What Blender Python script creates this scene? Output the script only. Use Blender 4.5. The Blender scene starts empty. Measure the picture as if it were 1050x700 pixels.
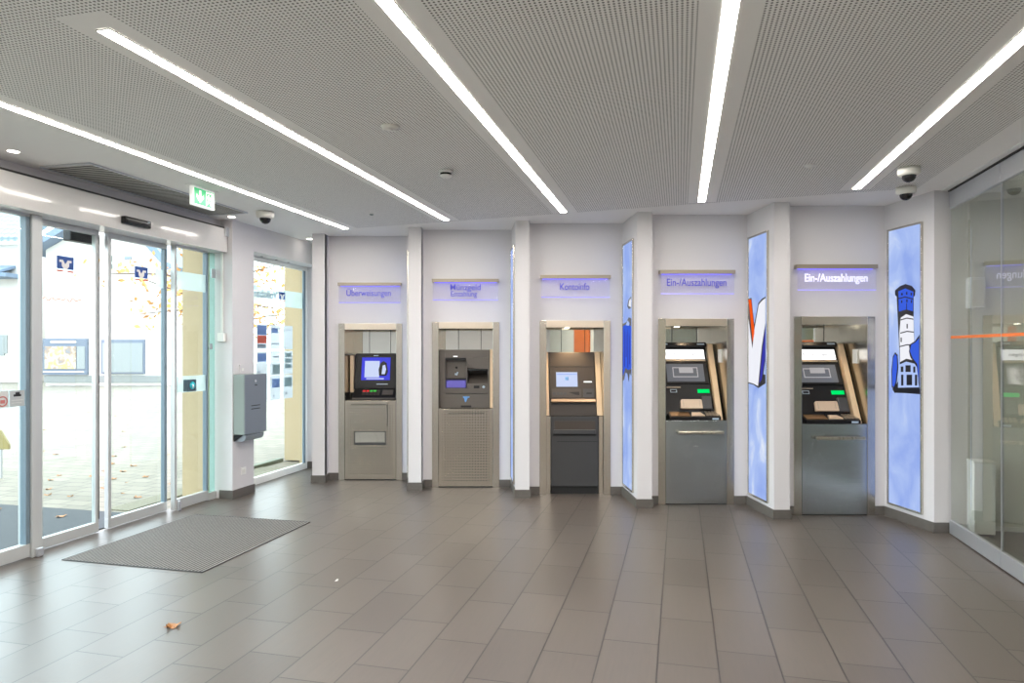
import bpy, math, random
from mathutils import Matrix, Vector
random.seed(7)
S = bpy.context.scene
COL = S.collection
PI = math.pi

# ------------------------------------------------------------------ frames
F = 700.0            # focal length for a 1050 px wide frame
EYE = 1.6
HC = 2.985           # ceiling height
RZ = -math.atan2(172, 700)      # the room grid is turned against the cash machine fronts
CR, SR = math.cos(RZ), math.sin(RZ)
def rm(a, b, z=0.0):            # room grid (a across, b deep) -> world
    return Vector((CR*a - SR*b, SR*a + CR*b, z))
def to_rm(x, y):
    return (CR*x + SR*y, -SR*x + CR*y)

# ------------------------------------------------------------------ materials
class NT:
    def __init__(s, name):
        s.m = bpy.data.materials.new(name); s.m.use_nodes = True
        s.t = s.m.node_tree; s.t.nodes.clear()
        s.out = s.t.nodes.new('ShaderNodeOutputMaterial')
    def n(s, typ, **kw):
        x = s.t.nodes.new(typ)
        for k, v in kw.items():
            if k.startswith('i_'):
                x.inputs[k[2:].replace('_', ' ')].default_value = v
            else: setattr(x, k, v)
        return x
    def l(s, a, b): s.t.links.new(a, b)
    def math(s, op, a, b=None, clamp=False):
        x = s.t.nodes.new('ShaderNodeMath'); x.operation = op; x.use_clamp = clamp
        for i, v in enumerate((a, b)):
            if v is None: continue
            if isinstance(v, (int, float)): x.inputs[i].default_value = v
            else: s.l(v, x.inputs[i])
        return x.outputs[0]
    def mix(s, fac, a, b):
        x = s.t.nodes.new('ShaderNodeMix'); x.data_type = 'RGBA'
        for i, v in ((0, fac), (6, a), (7, b)):
            if isinstance(v, (int, float)): x.inputs[i].default_value = v
            elif isinstance(v, tuple): x.inputs[i].default_value = (*v[:3], 1)
            else: s.l(v, x.inputs[i])
        return x.outputs[2]
    def done(s, sh):
        s.l(sh, s.out.inputs[0]); return s.m

def mat(name, col, rough=0.5, metal=0.0, emit=None, es=0.0, noise=0.0, nscale=8, spec=0.5, bump=0.0, stretch=None):
    t = NT(name)
    p = t.n('ShaderNodeBsdfPrincipled')
    p.inputs['Base Color'].default_value = (*col, 1)
    p.inputs['Roughness'].default_value = rough
    p.inputs['Metallic'].default_value = metal
    p.inputs['Specular IOR Level'].default_value = spec
    if emit is not None:
        p.inputs['Emission Color'].default_value = (*emit, 1)
        p.inputs['Emission Strength'].default_value = es
    if noise or bump:
        c = t.n('ShaderNodeTexCoord'); mp = t.n('ShaderNodeMapping')
        t.l(c.outputs['Object'], mp.inputs[0])
        if stretch: mp.inputs['Scale'].default_value = stretch
        nz = t.n('ShaderNodeTexNoise', i_Scale=nscale, i_Detail=4.0)
        t.l(mp.outputs[0], nz.inputs['Vector'])
        if noise:
            lo = tuple(max(0, v*(1-noise)) for v in col); hi = tuple(min(1, v*(1+noise)) for v in col)
            t.l(t.mix(nz.outputs[0], lo, hi), p.inputs['Base Color'])
        if bump:
            b = t.n('ShaderNodeBump', i_Strength=bump, i_Distance=0.01)
            t.l(nz.outputs[0], b.inputs['Height']); t.l(b.outputs[0], p.inputs['Normal'])
    return t.done(p.outputs[0])

def emis(name, col, s):
    t = NT(name); e = t.n('ShaderNodeEmission')
    e.inputs[0].default_value = (*col, 1); e.inputs[1].default_value = s
    return t.done(e.outputs[0])

def glass(name, tint=(0.93, 0.97, 0.95), k=1.6, rough=0.0, base=0.0):
    t = NT(name)
    tr = t.n('ShaderNodeBsdfTransparent'); tr.inputs[0].default_value = (*tint, 1)
    gl = t.n('ShaderNodeBsdfGlossy'); gl.inputs['Roughness'].default_value = rough
    fr = t.n('ShaderNodeFresnel', i_IOR=1.5)
    g = t.n('ShaderNodeNewGeometry')
    f = t.math('MULTIPLY', t.math('ADD', t.math('MULTIPLY', fr.outputs[0], k), base, True), t.math('SUBTRACT', 1.0, g.outputs['Backfacing']))
    mx = t.n('ShaderNodeMixShader'); t.l(f, mx.inputs[0]); t.l(tr.outputs[0], mx.inputs[1]); t.l(gl.outputs[0], mx.inputs[2])
    return t.done(mx.outputs[0])

def steel(name, col, rough, stretch=(1, 1, 60), dots=False, mirror=False, pitch=0.032, depth=0.38):
    t = NT(name); p = t.n('ShaderNodeBsdfPrincipled')
    p.inputs['Metallic'].default_value = 1.0
    c = t.n('ShaderNodeTexCoord'); mp = t.n('ShaderNodeMapping'); mp.inputs['Scale'].default_value = stretch
    t.l(c.outputs['Object'], mp.inputs[0])
    nz = t.n('ShaderNodeTexNoise', i_Scale=6.0, i_Detail=5.0); t.l(mp.outputs[0], nz.inputs['Vector'])
    colr = t.mix(nz.outputs[0], tuple(v*0.965 for v in col), tuple(min(1, v*1.03) for v in col))
    t.l(t.math('ADD', t.math('MULTIPLY', nz.outputs[0], 0.0 if mirror else 0.08), rough), p.inputs['Roughness'])
    if dots:
        sx = t.n('ShaderNodeSeparateXYZ'); t.l(c.outputs['Object'], sx.inputs[0])
        def cell(o): return t.math('SUBTRACT', t.math('FRACT', t.math('MULTIPLY', o, 1/pitch)), 0.5)
        cx, cz = cell(sx.outputs[0]), cell(sx.outputs[2])
        r2 = t.math('ADD', t.math('MULTIPLY', cx, cx), t.math('MULTIPLY', cz, cz))
        hole = t.math('LESS_THAN', r2, 0.06)
        inx = t.math('LESS_THAN', t.math('ABSOLUTE', sx.outputs[0]), 0.27)
        inz = t.math('MULTIPLY', t.math('GREATER_THAN', sx.outputs[2], 0.06), t.math('LESS_THAN', sx.outputs[2], dots))
        hole = t.math('MULTIPLY', hole, t.math('MULTIPLY', inx, inz))
        colr = t.mix(hole, colr, tuple(v*depth for v in col))
        b = t.n('ShaderNodeBump', i_Strength=0.5, i_Distance=0.003); b.invert = True
        t.l(hole, b.inputs['Height']); t.l(b.outputs[0], p.inputs['Normal'])
    t.l(colr, p.inputs['Base Color'])
    return t.done(p.outputs[0])

M = {}
M['wall'] = mat('white_plaster', (0.665, 0.65, 0.67), 0.6)
M['wall_dim'] = mat('grey_green_plaster', (0.76, 0.75, 0.68), 0.55)
M['white'] = mat('white_paint', (0.82, 0.82, 0.80), 0.35)
M['offwhite'] = mat('off_white_plastic', (0.74, 0.73, 0.68), 0.4)
M['header'] = mat('header_coating', (0.76, 0.75, 0.74), 0.09)
M['alu'] = mat('anodised_frame', (0.56, 0.58, 0.58), 0.35, 0.3)
M['alu_dark'] = mat('blue_grey_gasket', (0.16, 0.22, 0.27), 0.4)
M['alu_rail'] = mat('satin_aluminium_rail', (0.62, 0.64, 0.68), 0.32, 0.7)
M['steel'] = steel('brushed_steel', (0.58, 0.55, 0.49), 0.18)
M['steel_warm'] = steel('warm_brushed_steel', (0.70, 0.62, 0.52), 0.26)
M['steel_bar'] = steel('bar_steel', (0.50, 0.46, 0.38), 0.24, (40, 1, 1))
M['rod'] = mat('shadow_dark_rod', (0.16, 0.15, 0.13), 0.3, 0.6)  # steel rod darkened to stand for the shadow around the bar
M['sign_bar'] = mat('sign_bar_metal', (0.34, 0.30, 0.23), 0.4, 0.5)
M['mirror'] = steel('mirror_steel', (0.74, 0.76, 0.72), 0.02, mirror=True)
M['steel_dots'] = steel('dimpled_steel', (0.52, 0.48, 0.41), 0.20, dots=0.93)
M['steel_dots_fine'] = steel('finely_dimpled_steel', (0.46, 0.49, 0.51), 0.18, dots=0.70, pitch=0.018, depth=0.72)
M['black'] = mat('black_plastic', (0.010, 0.010, 0.011), 0.35, spec=0.25)
M['blackm'] = mat('matt_black', (0.01, 0.01, 0.01), 0.7)
M['taupe'] = mat('taupe_plastic', (0.105, 0.09, 0.077), 0.45)
M['taupe_dark'] = mat('dark_taupe_plastic', (0.058, 0.045, 0.036), 0.4)
M['brown'] = mat('dark_brown_panel', (0.050, 0.040, 0.033), 0.5, spec=0.3)
M['anthracite'] = mat('anthracite_sheet', (0.045, 0.045, 0.047), 0.42)
M['copper'] = mat('bronze_ledge', (0.42, 0.29, 0.18), 0.28, 0.9)
M['tan'] = mat('tan_painted_sheen', (0.66, 0.50, 0.33), 0.45)  # tan painted for steel sides that catch and reflect light
M['base'] = mat('dark_tile_skirting', (0.115, 0.105, 0.095), 0.4, noise=0.15, nscale=20)
M['gap'] = mat('shadow_gap', (0.05, 0.05, 0.05), 0.7)
M['cab_front'] = mat('grey_cabinet_front', (0.22, 0.25, 0.29), 0.4, 0.2)
M['cab_side'] = mat('grey_cabinet_side', (0.27, 0.31, 0.29), 0.4, 0.2)
M['cab_tray'] = mat('grey_tray', (0.30, 0.34, 0.38), 0.35, 0.3)
M['grille'] = None
M['green'] = mat('exit_green', (0.02, 0.30, 0.11), 0.35, emit=(0.02, 0.36, 0.13), es=0.7)
M['exit_white'] = mat('exit_white', (0.85, 0.87, 0.85), 0.35, emit=(0.9, 1.0, 0.94), es=0.3)
M['lamp'] = emis('lamp_diffuser', (1.0, 0.935, 0.86), 53.0)
M['spot'] = emis('downlight_lens', (1.0, 0.92, 0.82), 30.0)
M['led'] = emis('blue_led', (0.20, 0.17, 1.0), 2.8)
M['led_edge'] = emis('blue_lit_edge', (0.22, 0.19, 1.0), 1.8)
M['screen_blue'] = emis('blue_screen', (0.07, 0.075, 0.72), 1.0)
M['screen_pale'] = emis('pale_screen', (0.62, 0.70, 0.95), 1.0)
M['screen_mid'] = emis('mid_screen', (0.32, 0.46, 0.90), 1.0)
M['screen_grey'] = mat('grey_screen', (0.05, 0.055, 0.06), 0.12, emit=(0.16, 0.17, 0.20), es=0.55)
M['screen_line'] = mat('screen_picture', (0.2, 0.2, 0.22), 0.3, emit=(0.34, 0.36, 0.40), es=0.55)
M['lit_white'] = emis('lit_white_strip', (1.0, 1.0, 1.0), 1.7)
M['lit_text'] = mat('strip_lettering', (0.12, 0.13, 0.16), 0.5, emit=(0.3, 0.3, 0.34), es=0.6)
M['green_led'] = emis('green_led', (0.0, 0.85, 0.16), 1.0)
M['blue_tray'] = mat('blue_lit_tray', (0.10, 0.09, 0.30), 0.3, emit=(0.10, 0.08, 0.42), es=0.45)
M['red_key'] = mat('red_key', (0.7, 0.02, 0.02), 0.4, emit=(0.8, 0.02, 0.02), es=0.3)
M['green_key'] = mat('green_key', (0.05, 0.5, 0.05), 0.4, emit=(0.05, 0.6, 0.05), es=0.3)
M['symbol'] = mat('pale_symbol', (0.42, 0.52, 0.62), 0.4)
M['symbol_blue'] = mat('blue_symbol', (0.12, 0.30, 0.62), 0.4)
M['beige'] = mat('beige_tray', (0.58, 0.46, 0.34), 0.4)
M['keys'] = mat('metal_keys', (0.45, 0.38, 0.30), 0.35, 0.6)
M['letter'] = mat('blue_lettering', (0.06, 0.06, 0.40), 0.35, emit=(0.08, 0.08, 0.55), es=0.3)
M['letter_white'] = mat('pale_lettering', (0.85, 0.85, 0.95), 0.4, emit=(0.75, 0.75, 1.0), es=0.8)
M['acrylic'] = None
M['glass'] = glass('door_glass', (0.93, 0.975, 0.96), 1.3)
M['glass_green'] = glass('green_side_glass', (0.62, 0.78, 0.72), 1.6)
M['glass_right'] = glass('partition_glass', (0.93, 0.95, 0.92), 1.8, base=0.09)
M['frost'] = None
M['orange_tape'] = mat('orange_tape', (0.75, 0.17, 0.03), 0.5)
M['logo_blue'] = mat('logo_blue', (0.025, 0.09, 0.36), 0.5)
M['logo_orange'] = mat('logo_orange', (0.62, 0.10, 0.06), 0.5)
M['logo_white'] = mat('logo_white', (0.9, 0.9, 0.9), 0.5)
M['logo_grey'] = mat('window_lettering', (0.16, 0.24, 0.33), 0.5)
M['dome'] = mat('smoked_dome', (0.012, 0.012, 0.014), 0.06)
M['teal'] = mat('teal_disc', (0.03, 0.42, 0.50), 0.3, emit=(0.03, 0.5, 0.6), es=0.2)
M['switch'] = mat('dark_switch_body', (0.06, 0.10, 0.13), 0.4)
M['yellow_wall'] = mat('yellow_render', (0.44, 0.335, 0.20), 0.8, noise=0.06, nscale=30)
M['house_wall'] = mat('white_render', (0.68, 0.64, 0.60), 0.9)
M['plinth'] = mat('pale_plinth', (0.24, 0.24, 0.23), 0.9)
M['roof_tile'] = None
M['verge'] = mat('slate_verge', (0.17, 0.22, 0.30), 0.7)
M['poster_frame'] = mat('poster_frame', (0.15, 0.17, 0.22), 0.6)
M['poster_pale'] = mat('poster_pale', (0.27, 0.28, 0.28), 0.6)
M['poster_art'] = None
M['red_paint'] = mat('red_paint', (0.62, 0.14, 0.07), 0.7)
M['bark'] = mat('grey_bark', (0.16, 0.12, 0.09), 0.9)
M['leaf_o'] = mat('orange_leaf', (0.66, 0.34, 0.11), 0.7, noise=0.35, nscale=3)
M['leaf_b'] = mat('brown_leaf', (0.36, 0.16, 0.05), 0.6, noise=0.5, nscale=40)
M['paper'] = None
M['yellow_sign'] = mat('yellow_plastic', (0.30, 0.24, 0.09), 0.5)
M['sheet_grey'] = mat('grey_sticker', (0.42, 0.45, 0.47), 0.5)
M['sheet_pale'] = mat('pale_sticker', (0.58, 0.60, 0.60), 0.5)
M['red'] = mat('red_print', (0.50, 0.16, 0.15), 0.5)
M['asphalt'] = mat('dark_asphalt', (0.06, 0.063, 0.07), 0.9, noise=0.3, nscale=60)
M['gravel'] = mat('buff_gravel', (0.20, 0.18, 0.13), 0.95, noise=0.45, nscale=60)
M['kerb'] = mat('grey_green_kerb', (0.16, 0.18, 0.13), 0.9)
M['orange_door'] = mat('orange_door_leaf', (0.70, 0.16, 0.03), 0.4)
M['panel_grey'] = mat('grey_green_panel', (0.30, 0.34, 0.31), 0.25)

def mk_acrylic():
    t = NT('edge_lit_acrylic')
    tr = t.n('ShaderNodeBsdfTransparent'); tr.inputs[0].default_value = (0.98, 0.98, 1, 1)
    p = t.n('ShaderNodeBsdfPrincipled')
    p.inputs['Base Color'].default_value = (0.66, 0.64, 0.95, 1); p.inputs['Roughness'].default_value = 0.05
    p.inputs['Emission Color'].default_value = (0.25, 0.22, 1, 1); p.inputs['Emission Strength'].default_value = 0.06
    mx = t.n('ShaderNodeMixShader', i_Fac=0.07); t.l(tr.outputs[0], mx.inputs[1]); t.l(p.outputs[0], mx.inputs[2])
    return t.done(mx.outputs[0])
M['acrylic'] = mk_acrylic()

def mk_frost(name, col, f):
    t = NT(name)
    tr = t.n('ShaderNodeBsdfTransparent'); d = t.n('ShaderNodeBsdfDiffuse'); tl = t.n('ShaderNodeBsdfTranslucent')
    for x in (d, tl): x.inputs[0].default_value = (*col, 1)
    m1 = t.n('ShaderNodeMixShader', i_Fac=0.6); t.l(d.outputs[0], m1.inputs[1]); t.l(tl.outputs[0], m1.inputs[2])
    m2 = t.n('ShaderNodeMixShader', i_Fac=f); t.l(tr.outputs[0], m2.inputs[1]); t.l(m1.outputs[0], m2.inputs[2])
    return t.done(m2.outputs[0])
M['frost'] = mk_frost('frosted_film', (0.62, 0.72, 0.72), 0.55)
M['paper'] = mk_frost('window_paper', (0.62, 0.65, 0.68), 0.8)
M['paper_blue'] = mk_frost('print_blue', (0.30, 0.42, 0.66), 1.0)
M['paper_green'] = mk_frost('print_grey_green', (0.40, 0.50, 0.52), 1.0)
M['paper_red'] = mk_frost('print_red', (0.75, 0.26, 0.20), 1.0)
M['paper_text'] = mk_frost('print_text', (0.42, 0.46, 0.52), 1.0)

def mk_floor():
    t = NT('floor_tiles'); p = t.n('ShaderNodeBsdfPrincipled')
    c = t.n('ShaderNodeTexCoord'); sx = t.n('ShaderNodeSeparateXYZ'); t.l(c.outputs['Object'], sx.inputs[0])
    cb = t.n('ShaderNodeCombineXYZ')
    t.l(t.math('ADD', sx.outputs[1], 60-3.564), cb.inputs[0]); t.l(t.math('ADD', sx.outputs[0], 60+1.01), cb.inputs[1])
    br = t.n('ShaderNodeTexBrick', offset=0.64, offset_frequency=2, squash=1.0)
    br.inputs['Scale'].default_value = 1.0; br.inputs['Mortar Size'].default_value = 0.004
    br.inputs['Mortar Smooth'].default_value = 0.0; br.inputs['Bias'].default_value = 0.0
    br.inputs['Brick Width'].default_value = 0.6; br.inputs['Row Height'].default_value = 0.3
    br.inputs['Color1'].default_value = (0.094, 0.079, 0.068, 1); br.inputs['Color2'].default_value = (0.114, 0.097, 0.084, 1)
    br.inputs['Mortar'].default_value = (0.026, 0.022, 0.02, 1)
    t.l(cb.outputs[0], br.inputs['Vector'])
    mp = t.n('ShaderNodeMapping'); mp.inputs['Scale'].default_value = (30, 2.2, 1); t.l(c.outputs['Object'], mp.inputs[0])
    nz = t.n('ShaderNodeTexNoise', i_Scale=2.0, i_Detail=6.0); t.l(mp.outputs[0], nz.inputs['Vector'])
    mul = t.n('ShaderNodeMix', data_type='RGBA', blend_type='MULTIPLY'); mul.inputs[0].default_value = 1.0
    t.l(br.outputs[0], mul.inputs[6])
    t.l(t.mix(nz.outputs[0], (0.78, 0.78, 0.78), (1.22, 1.21, 1.20)), mul.inputs[7])
    t.l(mul.outputs[2], p.inputs['Base Color']); p.inputs['Specular IOR Level'].default_value = 0.85
    t.l(t.math('ADD', t.math('MULTIPLY', nz.outputs[0], 0.12), 0.27), p.inputs['Roughness'])
    b = t.n('ShaderNodeBump', i_Strength=0.4, i_Distance=0.002); b.invert = True
    t.l(br.outputs['Fac'], b.inputs['Height']); t.l(b.outputs[0], p.inputs['Normal'])
    return t.done(p.outputs[0])
M['floor'] = mk_floor()

LIGHTS = [(-3.71, 2.6, 7.14), (-2.42, 2.44, 6.92), (-1.135, 2.2, 6.80), (0.199, 2.2, 6.62), (1.475, 2.2, 6.41)]
def mk_ceiling():
    t = NT('perforated_ceiling'); p = t.n('ShaderNodeBsdfPrincipled'); p.inputs['Roughness'].default_value = 0.7
    c = t.n('ShaderNodeTexCoord'); sx = t.n('ShaderNodeSeparateXYZ'); t.l(c.outputs['Object'], sx.inputs[0])
    A, B = sx.outputs[0], sx.outputs[1]
    PT = 0.0205
    def cell(o): return t.math('SUBTRACT', t.math('FRACT', t.math('ADD', t.math('MULTIPLY', o, 1/PT), 1000)), 0.5)
    cx, cy = cell(A), cell(B)
    hole = t.math('LESS_THAN', t.math('ADD', t.math('MULTIPLY', cx, cx), t.math('MULTIPLY', cy, cy)), 0.066)
    mask = t.math('MULTIPLY', t.math('GREATER_THAN', A, -3.58), t.math('LESS_THAN', A, 1.98))
    p1 = to_rm(-1.176, 7.745-0.16); p2 = to_rm(3.684, 5.957-0.16)
    k = (p2[1]-p1[1])/(p2[0]-p1[0])
    lim = t.math('ADD', t.math('MULTIPLY', A, k), p1[1]-k*p1[0])
    mask = t.math('MULTIPLY', mask, t.math('LESS_THAN', B, lim))
    for (a, b0, b1) in LIGHTS[1:]:
        near = t.math('MULTIPLY', t.math('LESS_THAN', t.math('ABSOLUTE', t.math('SUBTRACT', A, a)), 0.125), t.math('LESS_THAN', B, b1+0.06))
        near = t.math('MULTIPLY', near, t.math('GREATER_THAN', B, b0-0.12))
        mask = t.math('MULTIPLY', mask, t.math('SUBTRACT', 1.0, near))
    t.l(t.mix(t.math('MULTIPLY', hole, mask), (0.90, 0.89, 0.87), (0.09, 0.088, 0.083)), p.inputs['Base Color'])
    return t.done(p.outputs[0])
M['ceiling'] = mk_ceiling()

def stripes(name, c1, c2, pitch, axis, duty=0.5, rough=0.6, metal=0.0):
    t = NT(name); p = t.n('ShaderNodeBsdfPrincipled'); p.inputs['Roughness'].default_value = rough; p.inputs['Metallic'].default_value = metal
    c = t.n('ShaderNodeTexCoord'); sx = t.n('ShaderNodeSeparateXYZ'); t.l(c.outputs['Object'], sx.inputs[0])
    f = t.math('LESS_THAN', t.math('FRACT', t.math('ADD', t.math('MULTIPLY', sx.outputs[axis], 1/pitch), 500)), duty)
    t.l(t.mix(f, c1, c2), p.inputs['Base Color'])
    return t.done(p.outputs[0])
M['grille'] = stripes('grille_slats', (0.50, 0.49, 0.45), (0.05, 0.05, 0.045), 0.045, 1, 0.6, 0.5, 0.3)
M['mat'] = stripes('mat_carpet', (0.05, 0.046, 0.043), (0.09, 0.085, 0.08), 0.03, 0, 0.5, 0.95)
M['mat_rib'] = mat('mat_rubber_rib', (0.24, 0.225, 0.21), 0.6, 0.0)

def mk_paving():
    t = NT('pale_paving'); p = t.n('ShaderNodeBsdfPrincipled'); p.inputs['Roughness'].default_value = 0.9
    c = t.n('ShaderNodeTexCoord')
    br = t.n('ShaderNodeTexBrick', offset=0.5); br.inputs['Scale'].default_value = 1.0
    br.inputs['Brick Width'].default_value = 0.3; br.inputs['Row Height'].default_value = 0.2; br.inputs['Mortar Size'].default_value = 0.008
    br.inputs['Color1'].default_value = (0.225, 0.196, 0.160, 1); br.inputs['Color2'].default_value = (0.275, 0.238, 0.195, 1); br.inputs['Mortar'].default_value = (0.13, 0.12, 0.10, 1)
    t.l(c.outputs['Object'], br.inputs['Vector'])
    nz = t.n('ShaderNodeTexNoise', i_Scale=0.9, i_Detail=6.0); t.l(c.outputs['Object'], nz.inputs['Vector'])
    mul = t.n('ShaderNodeMix', data_type='RGBA', blend_type='MULTIPLY'); mul.inputs[0].default_value = 1.0
    t.l(br.outputs[0], mul.inputs[6]); t.l(t.mix(nz.outputs[0], (0.75, 0.75, 0.74), (1.2, 1.2, 1.18)), mul.inputs[7])
    t.l(mul.outputs[2], p.inputs['Base Color'])
    return t.done(p.outputs[0])
M['paving'] = mk_paving()

def mk_roof(name, c1, c2):
    t = NT(name); p = t.n('ShaderNodeBsdfPrincipled'); p.inputs['Roughness'].default_value = 0.85
    c = t.n('ShaderNodeTexCoord')
    w1 = t.n('ShaderNodeTexWave', wave_type='BANDS', bands_direction='X', i_Scale=1.0, i_Distortion=0.6)
    w2 = t.n('ShaderNodeTexWave', wave_type='BANDS', bands_direction='Z', i_Scale=1.1, i_Distortion=0.4)
    t.l(c.outputs['Object'], w1.inputs[0]); t.l(c.outputs['Object'], w2.inputs[0])
    t.l(t.mix(t.math('MULTIPLY', w1.outputs['Fac'], w2.outputs['Fac']), c1, c2), p.inputs['Base Color'])
    return t.done(p.outputs[0])
M['roof_tile'] = mk_roof('grey_roof_tiles', (0.17, 0.22, 0.25), (0.50, 0.56, 0.58))

def mk_art():
    t = NT('poster_picture'); p = t.n('ShaderNodeBsdfPrincipled'); p.inputs['Roughness'].default_value = 0.5
    c = t.n('ShaderNodeTexCoord')
    nz = t.n('ShaderNodeTexNoise', i_Scale=2.6, i_Detail=3.0); t.l(c.outputs['Object'], nz.inputs['Vector'])
    r = t.n('ShaderNodeValToRGB'); e = r.color_ramp.elements
    e[0].position = 0.3; e[0].color = (0.14, 0.20, 0.27, 1); e[1].position = 0.7; e[1].color = (0.40, 0.42, 0.36, 1)
    for pos, col in ((0.42, (0.34, 0.22, 0.14, 1)), (0.5, (0.44, 0.42, 0.38, 1)), (0.6, (0.46, 0.32, 0.10, 1))):
        x = e.new(pos); x.color = col
    t.l(nz.outputs[0], r.inputs[0]); t.l(r.outputs[0], p.inputs['Base Color'])
    return t.done(p.outputs[0])
M['poster_art'] = mk_art()

def mk_sky_print(name, seed):
    t = NT(name); e = t.n('ShaderNodeEmission')
    c = t.n('ShaderNodeTexCoord'); mp = t.n('ShaderNodeMapping'); mp.inputs['Location'].default_value = (seed, seed*2.3, seed*0.7)
    mp.inputs['Scale'].default_value = (2.2, 1, 1.5); t.l(c.outputs['Object'], mp.inputs[0])
    nz = t.n('ShaderNodeTexNoise', i_Scale=1.7, i_Detail=7.0, i_Distortion=0.5); t.l(mp.outputs[0], nz.inputs['Vector'])
    r = t.n('ShaderNodeValToRGB'); el = r.color_ramp.elements
    el[0].position = 0.34; el[0].color = (0.31, 0.43, 0.88, 1)
    el[1].position = 0.74; el[1].color = (0.80, 0.87, 1.0, 1)
    x = el.new(0.58); x.color = (0.45, 0.58, 0.95, 1)
    t.l(nz.outputs[0], r.inputs[0]); t.l(r.outputs[0], e.inputs[0]); e.inputs[1].default_value = 0.95
    return t.done(e.outputs[0])
M['p_white'] = emis('print_lit_white', (0.92, 0.93, 1.0), 0.95)
M['p_blue'] = emis('print_lit_blue', (0.05, 0.13, 0.80), 0.9)
M['p_navy'] = emis('print_lit_navy', (0.05, 0.05, 0.42), 0.9)
M['p_black'] = mat('print_black', (0.012, 0.012, 0.02), 0.3)
M['p_red'] = emis('print_lit_red', (0.90, 0.10, 0.01), 0.95)
M['p_pale'] = emis('print_lit_pale_blue', (0.45, 0.58, 0.95), 0.95)

# ------------------------------------------------------------------ mesh builder
class MB:
    def __init__(s): s.v = []; s.f = []; s.sm = []
    def add(s, vs, fs, smooth=False):
        o = len(s.v); s.v += [tuple(v) for v in vs]
        for f in fs: s.f.append(tuple(i+o for i in f)); s.sm.append(smooth)
        return s
    def box(s, x0, x1, y0, y1, z0, z1):
        if x0 > x1: x0, x1 = x1, x0
        if y0 > y1: y0, y1 = y1, y0
        if z0 > z1: z0, z1 = z1, z0
        return s.add([(x0,y0,z0),(x1,y0,z0),(x1,y1,z0),(x0,y1,z0),(x0,y0,z1),(x1,y0,z1),(x1,y1,z1),(x0,y1,z1)],
              [(0,3,2,1),(4,5,6,7),(0,1,5,4),(1,2,6,5),(2,3,7,6),(3,0,4,7)])
    def prism(s, pts, lo, hi, axis='z'):
        # pts counter-clockwise seen from +axis ('z': xy, 'y': xz seen from -y, 'x': yz)
        ar = sum(pts[i][0]*pts[(i+1) % len(pts)][1]-pts[(i+1) % len(pts)][0]*pts[i][1] for i in range(len(pts)))
        if ar < 0: pts = pts[::-1]
        n = len(pts)
        if axis == 'z': A = [(p[0], p[1], lo) for p in pts]; B = [(p[0], p[1], hi) for p in pts]
        elif axis == 'y': A = [(p[0], hi, p[1]) for p in pts]; B = [(p[0], lo, p[1]) for p in pts]
        else: A = [(lo, p[0], p[1]) for p in pts]; B = [(hi, p[0], p[1]) for p in pts]
        fs = [tuple(range(n-1, -1, -1)), tuple(range(n, 2*n))]
        fs += [(i, (i+1) % n, n+(i+1) % n, n+i) for i in range(n)]
        return s.add(A+B, fs)
    def tube(s, pts, r, n=10, caps=True):
        pts = [Vector(p) for p in pts]; rings = []
        for i, p in enumerate(pts):
            d = (pts[min(i+1, len(pts)-1)]-pts[max(i-1, 0)]).normalized()
            u = d.cross(Vector((0, 0, 1)));
            if u.length < 1e-3: u = d.cross(Vector((0, 1, 0)))
            u.normalize(); w = d.cross(u)
            rr = r[i] if isinstance(r, (list, tuple)) else r
            rings.append([p+(u*math.cos(2*PI*k/n)+w*math.sin(2*PI*k/n))*rr for k in range(n)])
        vs = [q for rg in rings for q in rg]; fs = []
        for i in range(len(pts)-1):
            for k in range(n):
                fs.append((i*n+k, i*n+(k+1) % n, (i+1)*n+(k+1) % n, (i+1)*n+k))
        s.add(vs, fs, True)
        if caps:
            s.add(rings[0], [tuple(range(n-1, -1, -1))]); s.add(rings[-1], [tuple(range(n))])
        return s
    def lathe(s, prof, c=(0, 0, 0), n=28):
        vs = []; fs = []
        for (r, z) in prof:
            for k in range(n): vs.append((c[0]+r*math.cos(2*PI*k/n), c[1]+r*math.sin(2*PI*k/n), c[2]+z))
        for i in range(len(prof)-1):
            for k in range(n): fs.append((i*n+k, i*n+(k+1) % n, (i+1)*n+(k+1) % n, (i+1)*n+k))
        return s.add(vs, fs, True)
    def seg(s, P, Q, o0, o1, z0, z1, e0=0.0, e1=0.0):      # upright slab along P->Q, offsets towards the viewer's side
        P = Vector(P[:2]); Q = Vector(Q[:2]); d = (Q-P).normalized(); n = Vector((d.y, -d.x))
        P = P-d*e0; Q = Q+d*e1
        q = [P+n*o1, Q+n*o1, Q+n*o0, P+n*o0]
        return s.prism([(v.x, v.y) for v in q], z0, z1)
    def build(s, name, m, parent=None, mtx=None, bevel=0.0, kind=None):
        me = bpy.data.meshes.new(name); me.from_pydata(s.v, [], s.f); me.update()
        for p, f in zip(me.polygons, s.sm): p.use_smooth = f
        me.materials.append(M[m] if isinstance(m, str) else m)
        return link(name, me, parent, mtx, bevel, kind)
def link(name, me, parent=None, mtx=None, bevel=0.0, kind=None):
    o = bpy.data.objects.new(name, me); COL.objects.link(o)
    if parent: o.parent = parent
    if mtx is not None: o.matrix_local = mtx
    if bevel:
        b = o.modifiers.new('bevel', 'BEVEL'); b.width = bevel; b.segments = 2; b.limit_method = 'ANGLE'
    if kind: o['kind'] = kind
    return o
def bx(*a): return MB().box(*a)
def thing(name, label, cat, loc=(0, 0, 0), rz=0.0, group=None):
    o = bpy.data.objects.new(name, None); COL.objects.link(o)
    o.location = loc; o.rotation_euler = (0, 0, rz); o.empty_display_size = 0.1
    return tag(o, label, cat, group)
def tag(o, label, cat, group=None):
    o['label'] = label; o['category'] = cat
    if group: o['group'] = group
    return o
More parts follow.
